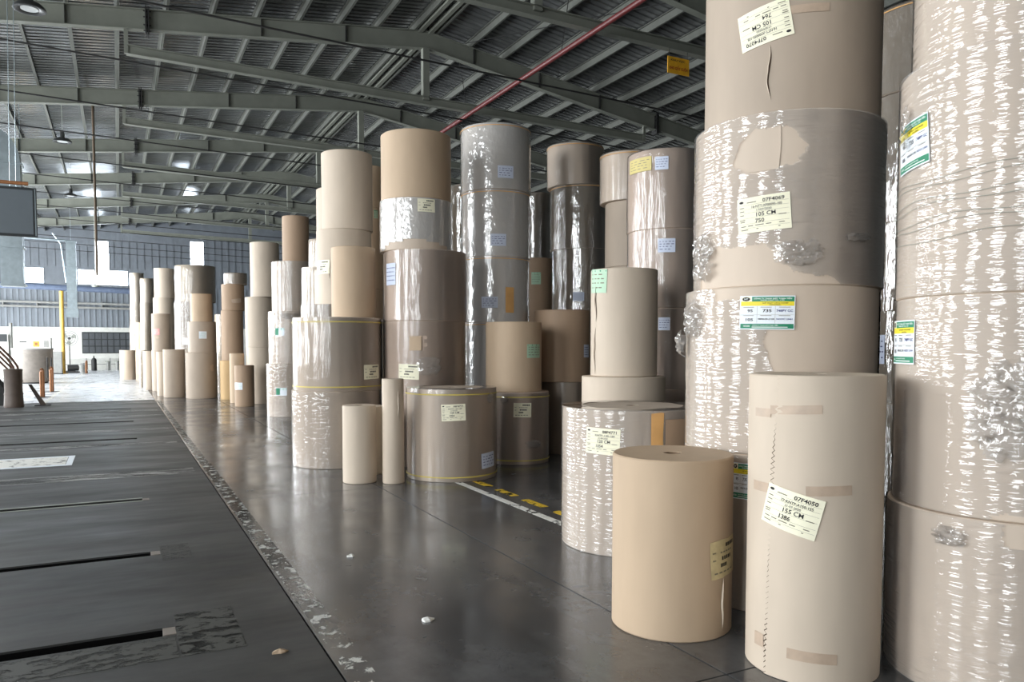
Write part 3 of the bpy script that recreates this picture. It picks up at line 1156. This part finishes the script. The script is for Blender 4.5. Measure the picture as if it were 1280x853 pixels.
stack('D', 'the two-roll stack behind the 120 CM roll', [('pale', None), ('pale', None, (), 'pale roll with mint green tag and a slit beside it')])
stack('H', 'the brown stack behind the mint-tagged roll', [('mauve', 'film_s'), ('mauve', 'film_v'), ('mauve', 'film_v'), ('mauve', 'film_v')])
stack('I', 'the dim stack with a short top roll', [('grey', None), ('grey', None), ('grey', None), ('taupe', 'film_s', CT)])
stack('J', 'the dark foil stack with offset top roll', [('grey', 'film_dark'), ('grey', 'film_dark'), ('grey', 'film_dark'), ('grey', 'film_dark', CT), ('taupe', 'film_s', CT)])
stack('K', 'the shaded pair near the silvery stack', [('grey', 'film_s'), ('brown', None)])
stack('L', 'the five-high silvery stack with blue tags', [('taupe', 'film_foil', CT), ('taupe', 'film_foil', CT), ('taupe', 'film_foil', CT), ('taupe', 'film_foil', CT), ('taupe', 'film_foil', CT)])
stack('M', 'the stack crowned by a wide kraft roll', [('mauve', 'film_s'), ('mauve', 'film_s'), ('mauve', 'film_v'), ('taupe', 'film_foil'),
      ('kraft', None, (), 'wide kraft roll resting on top of a crumple-wrapped roll')])
stack('N', '', [('taupe', 'film_s', YT, 'wide wrapped roll on the floor with two yellow tape bands and two tags')])
stack('O', 'the pair behind the yellow-banded floor roll', [('mauve', 'film_v', YT), ('kraft', None, (), 'kraft roll with mint tag standing on a yellow-banded wrapped roll')])
stack('P', '', [('pale', None, (), 'slim pale roll standing next to the narrow crumpled tube roll')])
stack('PB', '', [('pale', None, (), 'narrowest pale tube roll with crumpled top, beside the yellow-banded floor roll')])
stack('PC', '', [('cream', None, (), 'slim roll in shadow behind the pair of slim rolls')])
stack('Q', 'the stack behind the slim rolls', [('taupe', 'film_m'), ('taupe', 'film_v', YT), ('kraft', None, (), 'narrow kraft roll standing on the wide yellow-banded stacked roll')])
stack('R', 'the pale stack behind narrow kraft roll', [('grey', 'film_s'), ('grey', 'film_v'), ('pale', None, (), 'bare pale roll with cream tag, second from top of the pale stack'), ('pale', None)])
stack('RB', 'the stack hidden behind the pale stack', [('pale', None), ('pale', None), ('pale', None)])
stack('T', 'the part-hidden stack behind the pale stack', [('pale', 'film_v'), ('pale', 'film_v'), ('pale', 'film_v')])
stack('EE', 'the slim stack beside the pale stack', [('kraft', None), ('kraft', None), ('kraft', None), ('kraft', None)])
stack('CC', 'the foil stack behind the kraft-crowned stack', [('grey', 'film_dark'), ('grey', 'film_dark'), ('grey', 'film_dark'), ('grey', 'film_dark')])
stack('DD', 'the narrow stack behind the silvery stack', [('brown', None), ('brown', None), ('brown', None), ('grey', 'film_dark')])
stack('S', 'the wrapped stack with teal tags', [('taupe', 'film_m'), ('taupe', 'film_m'), ('taupe', 'film_v'), ('brown', None, (), 'small bare brown roll standing on the teal-tagged stack')])
stack('U', 'the stack behind the white-tagged roll', [('pale', None), ('pale', None), ('pale', None)])
stack('V', '', [('brown', None, (), 'small brown floor roll with a white tag on its side')])
stack('VB', '', [('kraft', None, (), 'slim kraft floor roll just behind the white-tagged small roll')])
stack('W', 'the brown stack with ochre bottom roll', [('ochre', None), ('brown', None), ('brown', None), ('grey', 'film_v')])
stack('WB', 'the narrow pair behind the brown stack', [('cream', 'film_v'), ('cream', 'film_v')])
stack('X', 'the bare stack tapering upward', [('grey', None), ('grey', None), ('kraft', None)])
stack('Y', 'the broad stack behind the tapering stack', [('cream', 'film_m'), ('grey', 'film_m'), ('cream', 'film_v')])
stack('AB', '', [('grey', None, (), 'wide bare floor roll next to the tapering stack')])
stack('AC', '', [('pale', None, (), 'very slim floor roll beside the wide bare floor roll')])
stack('AD', '', [('pale', None, (), 'pale floor roll at the aisle edge before the pink-tagged stack')])
stack('AE', '', [('cream', 'film_v', (), 'thin white-wrapped floor roll behind the pale aisle-edge roll')])
stack('AA', 'the two-roll stack with a pink tag', [('grey', None), ('grey', None)])
stack('Z', 'the four-high stack behind the pink tag', [('pale', None), ('pale', None), ('pale', None), ('pale', None)])
stack('BA', 'the plain pair near the far floor roll', [('kraft', None), ('kraft', None)])
stack('BB', 'the slim white stack before the plain pair', [('cream', 'film_v'), ('cream', 'film_v'), ('cream', 'film_v'), ('cream', 'film_v')])
stack('BC', 'the farthest white-wrapped stack', [('cream', 'film_v'), ('cream', 'film_v'), ('cream', 'film_v'), ('cream', 'film_v')])
stack('BD', '', [('pale', None, (), 'farthest bare floor roll, standing alone beside the bright aisle')])

# ---- rips, tape and loose film on the nearest rolls


def R_(k):
    return P[k][2]


def face(k):
    return math.atan2(-P[k][1], -P[k][0])


# outer sheet of the tall roll, ending in a zigzag tear
R = R_('A1')
g = G()
az0 = face('A1') - .62
nz, na = 110, 40
hA = P['A1'][4]
rr = random.Random(3)
for lay in (0, 1):
    rr.seed(3)
    for j in range(nz + 1):
        z = .003 + (hA - .006) * j / nz
        zig = (.008 if j % 2 else -.008) * (1 + .8 * noise.noise(Vector((z * 6, 1, 2)))) + .05 * noise.noise(Vector((z * .9, 5, 1))) * .4 - (.8 - z) * .03
        for i in range(na + 1):
            t = i / na
            a = az0 + zig / R * (1 - t) + t * 3.6
            lift = .0015 + .0035 * math.exp(-t * na / 1.2) * (1 + .7 * noise.noise(Vector((z * 5, 0, 3))))
            r = R + lift + (.0012 if lay else 0)
            g.v.append((r * math.cos(a), r * math.sin(a), z))
k = na + 1
n1 = k * (nz + 1)
for j in range(nz):
    for i in range(na):
        a = j * k + i
        g.f.append((n1 + a, n1 + a + 1, n1 + a + k + 1, n1 + a + k))
        g.f.append((a, a + k, a + k + 1, a + 1))
    a = j * k
    g.f.append((a, n1 + a, n1 + a + k, a + k))
g.obj('outer_sheet', 'paper_pale', ROLLS['A1'], True)
# shade under the lifted edge, put in as a dark strip
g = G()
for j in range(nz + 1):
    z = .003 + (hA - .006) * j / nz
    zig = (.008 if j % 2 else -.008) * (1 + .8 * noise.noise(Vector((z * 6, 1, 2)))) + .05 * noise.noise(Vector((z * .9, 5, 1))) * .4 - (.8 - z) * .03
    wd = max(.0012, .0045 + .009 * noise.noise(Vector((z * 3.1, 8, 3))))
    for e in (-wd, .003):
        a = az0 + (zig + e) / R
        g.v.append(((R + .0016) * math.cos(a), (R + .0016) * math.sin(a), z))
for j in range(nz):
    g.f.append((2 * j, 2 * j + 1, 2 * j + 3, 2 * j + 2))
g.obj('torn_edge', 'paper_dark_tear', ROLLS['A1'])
for az, z, w, h, t in ((-.84, 1.375, .12, .045, 1), (-.28, 1.40, .26, .045, 3), (-.86, .985, .12, .05, 0), (.22, 1.0, .22, .05, 3),
                       (-.84, .17, .07, .07, 0), (.02, .15, .24, .055, -1)):
    curved_patch('tape_strip', 'tape_brown', ROLLS['A1'], R, face('A1') + az, z, w, h, t, .0042 if az > -.6 else .001, .0008, nx=6)


def rip(key, az, z0, z1, wd, seed, mat='paper_dark_tear', lift=.001):
    """a split in the sheet: dark gap with a lifted lip of paper"""
    R = R_(key)
    g, g2 = G(), G()
    n = 24
    for j in range(n + 1):
        t = j / n
        z = z0 + (z1 - z0) * t
        c = .02 * noise.noise(Vector((z * 7, seed, 0)))
        w = wd * (math.sin(math.pi * t) ** .6) * (1 + .5 * noise.noise(Vector((z * 15, seed, 4))))
        for e in (c - w, c + w):
            a = face(key) + az + e / R
            g.v.append(((R + lift) * math.cos(a), (R + lift) * math.sin(a), z))
        for e, l in ((c - w * 1.1, .011 * math.sin(math.pi * t) + lift), (c - w * 2.6, lift)):
            a = face(key) + az + e / R
            g2.v.append(((R + l) * math.cos(a), (R + l) * math.sin(a), z))
    for j in range(n):
        g.f.append((2 * j, 2 * j + 1, 2 * j + 3, 2 * j + 2))
        g2.f.append((2 * j + 1, 2 * j, 2 * j + 2, 2 * j + 3))
    o = g.obj('rip', mat, ROLLS[key])  # shade in the split coloured as a dark strip
    g2.obj('rip_lip', 'paper_cream', o)


rip('E4', -.22, .08, .43, .004, 1)
rip('D2', -.95, .55, .98, .006, 2)
rip('D2', -.99, .02, .5, .004, 3)
rip('B1', .95, .05, .36, .004, 4)
rip('R3', -.55, .42, .66, .004, 5)
rip('PB1', .5, .8, 1.2, .004, 6)
curved_patch('tape_strip', 'tape_brown', ROLLS['E4'], R_('E4'), face('E4') + .18, .62, .24, .05, 1, .001, .0008, nx=8)
curved_patch('tape_strip', 'tape_orange', ROLLS['C1'], R_('C1'), face('C1') + .33, .98, .10, .40, 0, .012, .001, nx=4, edge=.008)
curved_patch('paper_patch', 'paper_brown', ROLLS['C1'], R_('C1'), face('C1') + .62, .90, .22, .46, 0, .012, .001, nx=4)
curved_patch('tape_strip', 'tape_orange', ROLLS['L3'], R_('L3'), face('L3') + .42, .35, .14, .40, 0, .013, .001, nx=4)
curved_patch('paper_patch', 'paper_kraft', ROLLS['M2'], R_('M2'), face('M2') - .22, .72, .17, .2, 0, .014, .001, nx=4)
curved_patch('paper_flap', 'paper_taupe', ROLLS['E3'], R_('E3'), face('E3') - .22, .855, .19, .27, -2, .002, .003, nx=6, edge=.006)
for key, az, z, w, h in (('AA2', -.4, .5, .12, .1), ('X1', .7, 1.0, .12, .2), ('W3', .3, .3, .3, .12)):
    curved_patch('tape_strip', 'tape_brown', ROLLS[key], R_(key), face(key) + az, z, w, h, 5, .002, .001, nx=4, edge=.02)


def crumple(key, az, zc, w, h, amp, seed, nx=34, nz=26, name='loose_film', mat='film_crush', out=0.0):
    """loose gathered film standing off the roll"""
    R = R_(key)
    g = G()
    for i in range(nx + 1):
        for j in range(nz + 1):
            u, t = i / nx * 2 - 1, j / nz * 2 - 1
            e = max(0, 1 - (u * u) ** 2 * .9) * max(0, 1 - (t * t) ** 2 * .9)
            q = Vector((u * w * 14, t * h * 14, seed))
            n = 1 - abs(noise.noise(q)) * 2
            n2 = noise.noise(q * 2.7)
            l = .012 + amp * e * (.45 + .5 * n + .35 * n2) + out * e
            du = .03 * noise.noise(Vector((t * 4, seed, u))) + w / 2 * u * (1 + .12 * noise.noise(Vector((t * 6, seed + 3, 0))))
            dz = h / 2 * t * (1 + .15 * noise.noise(Vector((u * 5, seed + 7, 0))))
            a = face(key) + az + du / R
            g.v.append(((R + max(.011, l)) * math.cos(a), (R + max(.011, l)) * math.sin(a), zc + dz))
    for i in range(nx):
        for j in range(nz):
            a = i * (nz + 1) + j
            u, t = (i + .5) / nx * 2 - 1, (j + .5) / nz * 2 - 1
            if abs(u) ** 2.6 + abs(t) ** 2.6 > .82 + .55 * noise.noise(Vector((u * 2.4, t * 2.4, seed))):
                continue
            g.f.append((a, a + nz + 1, a + nz + 2, a + 1))
    return g.obj(name, mat, ROLLS[key], True)


crumple('E3', -.95, .22, .22, .34, .045, 2, out=.02)
crumple('E2', -1.02, .88, .20, .26, .045, 5, out=.015)
crumple('E2', -1.25, .72, .10, .2, .05, 8, 16, 18, out=.03)
crumple('E3', .12, .2, .30, .16, .018, 11)
crumple('E3', .75, .30, .20, .06, .02, 14, 20, 10)
crumple('F2', -.02, .52, .42, .50, .03, 17, 44, 44)
crumple('F1', -.42, .80, .16, .10, .035, 21, 20, 14)
crumple('F3', -1.05, .88, .08, .24, .03, 23, 14, 20)
crumple('N1', .95, 1.06, .12, .14, .03, 27, 16, 14)
crumple('O1', -.4, .95, .14, .12, .03, 29, 16, 12)
crumple('M2', .1, .40, .36, .28, .02, 31, 28, 20)
crumple('O1', .5, .30, .26, .12, .03, 33, 20, 12)
crumple('S2', -.1, 1.15, .5, .14, .04, 35, 24, 10)
# taut film cords round the glossy roll
for i in range(7):
    R = R_('F3')
    z = .26 + i * .05 + (.02 if i % 2 else 0)
    pts = []
    for k in range(61):
        a = face('F3') - 1.5 + 3.0 * k / 60
        pts.append(((R + .011) * math.cos(a), (R + .011) * math.sin(a), z + .07 * (k / 60) + .01 * math.sin(k * .3 + i)))
    G().tube(pts, .0014, 5).obj('film_cord', 'steel_pale', ROLLS['F3'], True)

# ------------------------------------------------------------------ things hung from the roof
def cable_line(fy, za, zb):
    pts = [(XL + .2 + k * 2.0, fy, 0) for k in range(20)]
    out = []
    for x_, y_, _ in pts:
        t = (x_ - XL) / (XR - XL)
        out.append((x_, y_, za + (zb - za) * t))
    o = G().tube(out, .02, 6).obj('conduit', 'steel_black', ceiling)
    return o


for k in range(13):
    cable_line(15.2 + 3.5 * k + (.18 if k % 2 == 0 else 0), 8.15, 7.1)

G().tube([(9.75, YB + .2, 8.84), (9.75, 40, 8.84)], .065, 12).obj('fire_pipe', 'pipe_red', ceiling, True)

# hanging yellow sign
sx, sy_, sz = 12.45, 15.32, 8.62
sg = empty('hanging_sign', (sx, sy_, sz - .2))
tag(sg, 'small yellow sign with red lettering hanging under the roof beam', 'sign')
bd = G().box((0, 0, .2), (.66, .02, .4)).obj('sign_board', 'paint_sign', sg)
fl = Flat()
fl.text('print_red', 'KHO GIẤY CUỘN', 0, -.06, .56, .13, .03)
fl.text('print_ink', 'KHU VỰC', -.02, .12, .44, .07, .02)
for ink, (v, f) in fl.inks.items():
    g = G()
    g.v = [(a, -.0125, .2 + b_) for a, b_ in v]
    g.f = f
    g.obj('lettering', ink, bd)
for s in (-.28, .28):
    G().tube([(s, 0, .4), (s, 0, .6)], .006, 6).obj('wire', 'steel_black', sg)

# high-bay lamps in a row
def bay_lamp(x_, y_, z_, label):
    r = empty('bay_lamp', (x_, y_, z_))
    tag(r, label, 'lamp', 'high-bay lamps over the aisle')
    G().lathe([(.09, .15), (.2, .12), (.28, .05), (.29, 0), (.25, -.01), (.17, .02), (.085, .1)], 28).obj('reflector', 'lamp_shell', r, True)
    G().lathe([(.0, .012), (.155, .012), (.155, .03), (0, .03)], 28, closed=False).obj('lens', 'lamp_lens', r, True)
    G().lathe([(.0, .16), (.07, .16), (.07, .34), (.03, .37), (0, .37)], 16, closed=False).obj('housing', 'lamp_shell', r, True)
    G().tube([(0, 0, .37), (0, 0, rz(x_) + .4 - z_)], .007, 6).obj('cord', 'steel_pale', r)
    return r


bay_lamp(-1.4, 18.0, 8.3, 'round high-bay lamp hanging above the open floor trenches')
bay_lamp(-1.53, 30.4, 8.62, 'round high-bay lamp hanging between the duct and the rust pole')
bay_lamp(-1.83, 41.6, 8.7, 'round high-bay lamp hanging farthest down the hall')

# hanging screen
sc = empty('hanging_screen', (-2.2, 17.6, 3.83))
tag(sc, 'large dark grey display panel hung by cables under an orange bar', 'screen')
G().box((0, 0, .47), (1.7, .07, .94)).obj('screen_case', 'frame_dark', sc)
G().box((0, -.038, .47), (1.58, .006, .84)).obj('screen_panel', 'screen_grey', sc)
G().box((.83, -.04, .47), (.02, .01, .9)).obj('screen_edge', 'galvanised', sc)
br = G().tube([(-.9, 0, 1.02), (.72, 0, 1.02)], .035, 10).obj('orange_bar', 'paint_orange', sc, True)
for s in (.42, .52):
    G().tube([(s, .01, .95), (s + .08, .01, rz(-2) - 3.83 + .4)], .008, 6).obj('cable', 'galvanised', sc)
G().tube([(-.7, .01, .95), (-.7, .01, rz(-3) - 3.83 + .4)], .008, 6).obj('cable', 'galvanised', sc)


# galvanised air duct: elbow, riser, flanges
def duct(pts, w, d, n=4):
    g = G()
    base = len(g.v)
    for i, (x_, z_, ang) in enumerate(pts):
        ca, sa = math.cos(ang), math.sin(ang)
        for a, b_ in ((-w / 2, -d / 2), (w / 2, -d / 2), (w / 2, d / 2), (-w / 2, d / 2)):
            g.v.append((x_ + a * ca, b_, z_ + a * sa))
    for i in range(len(pts) - 1):
        for k in range(4):
            k2 = (k + 1) % 4
            g.f.append((base + 4 * i + k, base + 4 * i + k2, base + 4 * i + 4 + k2, base + 4 * i + 4 + k))
    g.f.append((base + 3, base + 2, base + 1, base))
    e = base + 4 * (len(pts) - 1)
    g.f.append((e, e + 1, e + 2, e + 3))
    return g


dr = empty('air_duct', (-2.98, 29.6, 0))
tag(dr, 'galvanised square air duct bending down behind the hanging screen', 'duct')
duct([(0, 3.65, 0), (0, 7.6, 0)], .62, .6).obj('riser', 'galvanised', dr)
pts = [(-.75 + .75 * math.cos(t * math.pi / 16), 7.6 + .85 * math.sin(t * math.pi / 16), t * math.pi / 16) for t in range(9)]
duct(pts, .62, .6).obj('elbow', 'galvanised', dr)
duct([(-.75, 8.45, math.pi / 2), (-3.5, 8.45, math.pi / 2)], .62, .6).obj('branch', 'galvanised', dr)
for z_ in (3.7, 4.9, 6.2, 7.55):
    G().box((0, 0, z_), (.72, .7, .05)).obj('flange', 'galvanised', dr)
for s in (-1, 1):
    G().tube([(s * .3, 0, 8.3 if s < 0 else 7.6), (s * .3, 0, rz(-2.98 + s * .3) + .49)], .01, 6).obj('hanger_rod', 'galvanised', dr)
dr2 = empty('air_duct', (-2.32, 51.5, 0))
tag(dr2, 'slim galvanised duct dropping in front of the blue far wall', 'duct')
duct([(0, 3.7, 0), (0, 7.8, 0)], .5, .4).obj('riser', 'galvanised', dr2)
G().box((0, 0, 3.65), (.62, .5, .5)).obj('outlet_box', 'galvanised', dr2)
for z_ in (4.9, 6.3, 7.75):
    G().box((0, 0, z_), (.58, .48, .05)).obj('flange', 'galvanised', dr2)
G().tube([(-.9, 0, 8.2), (-.5, 0, 7.6), (-.28, 0, 5.4)], .04, 8).obj('stay', 'galvanised', dr2)
G().tube([(-3.5, 0, 7.9), (0, 0, 7.8)], .06, 8).obj('header', 'galvanised', dr2)
G().tube([(0, 0, 7.8), (0, 0, rz(-2.32) + .49)], .012, 6).obj('hanger_rod', 'galvanised', dr2)

# rust coloured drop pole
o = G().tube([(-.63, 32.0, 4.3), (-.63, 32.0, rz(-.63) + .49)], .045, 10).obj('drop_pole', 'rust', None, True)
tag(o, 'rust-brown vertical pole hanging from the roof over the aisle', 'pole')

# pipe runs across the far end
pp = empty('blue_pipe', (0, 55.8, 0))
tag(pp, 'thick blue pipe spanning the aisle on the yellow post', 'pipe')
G().tube([(-11.8, 0, 5.58), (1.9, 0, 5.26)], .19, 14).obj('pipe_run', 'pipe_blue', pp, True)
for xx in (-9, -1.2):
    G().tube([(xx, 0, 5.5), (xx, 0, rz(xx) + .3)], .02, 6).obj('hanger_rod', 'steel_pale', pp)
    G().lathe([(.2, -.05), (.23, -.05), (.23, .05), (.2, .05)], 14, (xx, 0, 5.53)).obj('clamp', 'steel_pale', pp)
ct = empty('cable_tray', (0, FAR_Y - .5, 0))
tag(ct, 'pair of grey conduits fixed along the blue far wall', 'cable tray')
for z_ in (4.55, 4.85):
    G().tube([(-11.8, 0, z_), (3.0, 0, z_ - .12)], .08, 8).obj('conduit', 'machine_grey', ct, True)
for k in range(8):
    G().box((-11 + k * 2, .2, 4.66), (.06, .5, .5)).obj('bracket', 'machine_grey', ct)

# ------------------------------------------------------------------ things at the far end
yp = empty('yellow_post', (-3.1, 55.8, 0))
tag(yp, 'tall yellow post carrying the thick blue pipe', 'post')
G().tube([(0, 0, .02), (0, 0, 5.17)], .12, 14).obj('post', 'paint_yellow', yp, True)
G().box((0, 0, .015), (.5, .5, .03)).obj('base_plate', 'paint_yellow', yp)
cb = empty('control_cabinet', (-3.42, 55.2, 0))
tag(cb, 'pale grey control cabinet at the foot of the yellow post', 'cabinet')
G().box((0, 0, .72), (.6, .5, 1.34)).obj('body', 'machine_grey', cb)
G().box((0, -.26, .74), (.54, .02, 1.22)).obj('door', 'machine_grey', cb)
G().box((0, 0, .03), (.64, .54, .06)).obj('plinth', 'steel_black', cb)

# standing fan
fn = empty('industrial_fan', (-2.95, 60, 0))
tag(fn, 'white standing fan with round wire guard by the far wall', 'fan')
G().lathe([(.0, 0), (.32, 0), (.32, .04), (.05, .08), (0, .08)], 20, closed=False).obj('base', 'steel_black', fn, True)
G().tube([(0, 0, .05), (0, 0, 2.0)], .03, 8).obj('pole', 'steel_black', fn)
gd = G()
for rr_ in (.5, .36, .2):
    gd.tube([(rr_ * math.cos(a * math.pi / 12), -.12, 2.25 + rr_ * math.sin(a * math.pi / 12)) for a in range(25)], .022, 6)
for k in range(12):
    a = k * math.pi / 6
    gd.tube([(.05 * math.cos(a), -.13, 2.25 + .05 * math.sin(a)), (.5 * math.cos(a), -.12, 2.25 + .5 * math.sin(a))], .007, 5)
gd.obj('guard', 'machine_grey', fn)
for k in range(3):
    a = k * 2.094 + .4
    g = G()
    g.v = [(.06 * math.cos(a), -.04, 2.25 + .06 * math.sin(a)), (.42 * math.cos(a - .35), -.08, 2.25 + .42 * math.sin(a - .35)),
           (.45 * math.cos(a + .1), -.02, 2.25 + .45 * math.sin(a + .1)), (.4 * math.cos(a + .5), .02, 2.25 + .4 * math.sin(a + .5))]
    g.f = [(0, 1, 2, 3)]
    g.obj('blade', 'steel_pale', fn)
G().tube([(0, -.02, 2.25), (0, .22, 2.25)], .1, 12).obj('motor', 'steel_black', fn, True)
# low bench with pipes under the louvred window
bn = empty('pipe_rail', (-.5, FAR_Y - 1.0, 0))
tag(bn, 'low white rail along the foot of the far wall', 'rail')
G().span(-3.2, 3.0, -.1, .1, .86, .98).obj('top_bar', 'wall_white', bn)
for k in range(5):
    G().span(-3.1 + k * 1.5, -3.0 + k * 1.5, -.05, .05, 0, .86).obj('leg', 'machine_grey', bn)
G().span(-3.1, 2.95, -.03, .03, .4, .46).obj('lower_bar', 'machine_grey', bn)
for i, xx in enumerate((-.69, -.1)):
    o = empty('standpipe', (xx, FAR_Y - 1.9, 0))
    tag(o, ('short grey standpipe before the low rail, closer to the gas bottle', 'short grey standpipe before the low rail, farther from the gas bottle')[i], 'pipe', 'standpipes by the far wall')
    G().tube([(0, 0, 0), (0, 0, .62)], .11, 12).obj('pipe', 'machine_grey', o, True)
    G().lathe([(0, .6), (.17, .6), (.17, .66), (0, .66)], 14, closed=False).obj('cap', 'steel_pale', o, True)
ex = empty('gas_bottle', (-1.55, FAR_Y - 2.2, 0))
tag(ex, 'small black gas bottle standing near the low rail', 'bottle')
G().lathe([(0, 0), (.16, 0), (.17, .03), (.17, .75), (.12, .86), (.05, .9), (.05, 1.0), (0, 1.0)], 18, closed=False).obj('body', 'steel_black', ex, True)
G().box((0, 0, 1.03), (.12, .05, .06)).obj('valve', 'steel_pale', ex)
mt = empty('pump_motor', (-2.6, 57.2, 0))
tag(mt, 'small dark pump beside the control cabinet', 'pump')
G().tube([(-.35, 0, .32), (.3, 0, .32)], .2, 14).obj('motor', 'steel_black', mt, True)
G().lathe([(0, 0), (.26, 0), (.26, .5), (.1, .62), (0, .62)], 16, (.5, 0, 0), closed=False).obj('volute', 'machine_grey', mt, True)
G().box((-.05, 0, .05), (.8, .4, .1)).obj('skid', 'steel_black', mt)


def bollard(x_, y_, h_, label):
    r = empty('bollard', (x_, y_, 0), 1.15)
    tag(r, label, 'bollard', 'orange steel bollards')
    g = G().tube([(-.0, 0, .0), (0, 0, h_ - .08), (.02, 0, h_ - .02), (.07, 0, h_), (.12, 0, h_ - .02), (.14, 0, h_ - .08), (.14, 0, .0)], .042, 10)
    g.obj('hoop', 'paint_orange', r, True)
    G().box((.07, 0, .008), (.5, .3, .016)).obj('base_plate', 'steel_black', r)
    return r


bollard(-2.34, 30.1, .95, 'orange hoop bollard closest to the dark drum and stairs')
bollard(-2.30, 33.6, .92, 'orange hoop bollard in front of the big grey tank')
bollard(-1.85, 55.2, .8, 'orange hoop bollard standing near the far white rail')

tk = empty('tank', (-3.56, 42.0, 0))
tag(tk, 'big grey cylindrical tank beside the bright aisle', 'tank')
G().lathe([(0, .06), (.68, .06), (.8, .22), (.82, .5), (.82, 1.58), (.78, 1.58), (.78, 1.5), (0, 1.5)], 44, closed=False).obj('shell', 'drum_grey', tk, True)
G().lathe([(.80, 1.56), (.85, 1.56), (.85, 1.62), (.80, 1.62)], 44).obj('rim', 'machine_grey', tk, True)
G().lathe([(0, 0), (.6, 0), (.6, .08), (0, .08)], 32, closed=False).obj('foot', 'steel_black', tk)
for xx in (.62, .78):
    G().tube([(xx, -.75, .25), (xx, -.75, 1.2)], .03, 8).obj('sight_pipe', 'steel_black', tk)

wm = empty('white_machine', (-3.85, 46.5, 0))
tag(wm, 'white machine cabinet with orange warning mark behind the grey tank', 'machine')
G().box((0, 0, 1.1), (1.5, 1.0, 2.1)).obj('body', 'machine_white', wm)
G().box((0, 0, .03), (1.6, 1.1, .06)).obj('plinth', 'steel_black', wm)
G().box((.12, -.51, 1.83), (.28, .02, .28)).obj('warning_mark', 'paint_yellow', wm)
G().box((.12, -.522, 1.83), (.12, .006, .14)).obj('warning_symbol', 'paint_orange', wm)
G().box((.55, -.51, 1.83), (.22, .02, .36)).obj('panel', 'machine_grey', wm)
G().box((-.45, -.51, 1.95), (.3, .02, .05)).obj('vent', 'steel_black', wm)
wm2 = empty('grey_machine', (-5.75, 48.5, 0))
tag(wm2, 'grey machine stand with dark top next to the white cabinet', 'machine')
G().box((0, 0, 1.2), (1.2, .9, 2.3)).obj('body', 'wall_white', wm2)
G().box((.1, -.46, 2.15), (.9, .03, .4)).obj('hood', 'frame_dark', wm2)
G().box((.68, 0, 1.5), (.1, .6, 2.9)).obj('mast', 'machine_grey', wm2)

# machine stairs with brown handrails
st = empty('machine_stairs', (-3.15, 26.9, 0))
tag(st, 'steel machine stairs with brown tubular handrails beside the dark drum', 'stairs')
SL = 1.32
for s in (-.5, .5):
    g = G()
    for d in (-.02, .02):
        g.v += [(-1.75, s + d, 2.35), (-1.75, s + d, 2.75), (.35, s + d, .30), (.45, s + d, .0), (.05, s + d, .0)]
    g.f = [(0, 1, 2, 3, 4), (9, 8, 7, 6, 5)] + [(i, (i + 1) % 5, 5 + (i + 1) % 5, 5 + i) for i in range(5)]
    g.obj('stringer', 'steel_black', st)
    for dz, r_ in ((0, .034), (-.3, .03)):
        pts = [(-1.7, s, 3.75 + dz), (.28, s, 1.36 + dz), (.42, s, 1.12 + dz)]
        if dz == 0:
            pts += [(.46, s, .9), (.46, s, .02)]
        G().tube(pts, r_, 10).obj('handrail', 'rail_brown', st, True)
    for xx in (-1.3, -.5):
        G().tube([(xx, s, 2.55 - (xx + 1.75) * 1.17), (xx, s, 3.75 - (xx + 1.7) * 1.207)], .024, 8).obj('baluster', 'rail_brown', st)
for k in range(9):
    G().box((-1.62 + k * .21, 0, 2.3 - k * .25), (.24, .96, .03)).obj('tread', 'steel_pale', st)
G().box((-2.35, 0, 2.42), (1.2, 1.4, .06)).obj('landing', 'steel_pale', st)
for xx, yy in ((-2.85, -.6), (-2.85, .6), (-1.85, -.6), (-1.85, .6)):
    G().box((xx, yy, 1.2), (.08, .08, 2.4)).obj('leg', 'steel_black', st)

dd = empty('drum', (-2.66, 25.65, 0))
tag(dd, 'dark brown upright drum at the foot of the machine stairs', 'drum')
G().lathe([(0, 0), (.24, 0), (.25, .03), (.24, .1), (.22, .5), (.23, 1.02), (.24, 1.06), (.2, 1.08), (0, 1.08)], 28, closed=False).obj('shell', 'drum_dark', dd, True)
for z_ in (.36, .72):
    G().lathe([(.22, z_), (.24, z_), (.24, z_ + .03), (.22, z_ + .03)], 28).obj('hoop', 'drum_dark', dd, True)
lp = empty('slanted_strut', (-2.24, 26.05, 0))
tag(lp, 'slanted dark steel strut beside the brown drum', 'strut')
g = G().prism([(.2, .0), (.34, .0), (-.02, .62), (-.1, .62)], -.05, .05)
g.obj('bar', 'drum_dark', lp)
G().box((.25, 0, .01), (.4, .3, .02)).obj('foot', 'steel_black', lp)

# scraps on the floor
for i, (x_, y_, s) in enumerate(((1.686, 4.462, .045), (1.657, 6.126, .035), (.769, 4.365, .04))):
    g = G()
    rr = random.Random(i)
    n = 9
    ring = [(s * rr.uniform(.6, 1.2) * math.cos(2 * math.pi * k / n), s * rr.uniform(.4, .8) * math.sin(2 * math.pi * k / n), rr.uniform(.003, .016)) for k in range(n)]
    g.v = ring + [(0, 0, .024)] + [(a, b_, 0) for a, b_, _ in ring]
    g.f = [(k, (k + 1) % n, n) for k in range(n)] + [(n + 1 + k, n + 1 + (k + 1) % n, (k + 1) % n, k) for k in range(n)] + [tuple(n + 1 + k for k in reversed(range(n)))]
    o = g.obj('paper_scrap', 'litter_white' if i < 2 else 'paper_kraft')
    o.location = (x_, y_, 0)
    tag(o, ('crumpled white scrap nearest the waist-high brown roll', 'small white scrap closest to the slim pale roll')[i] if i < 2 else 'tan paper scrap lying beside the worn white line', 'paper scrap', 'scraps on the floor')
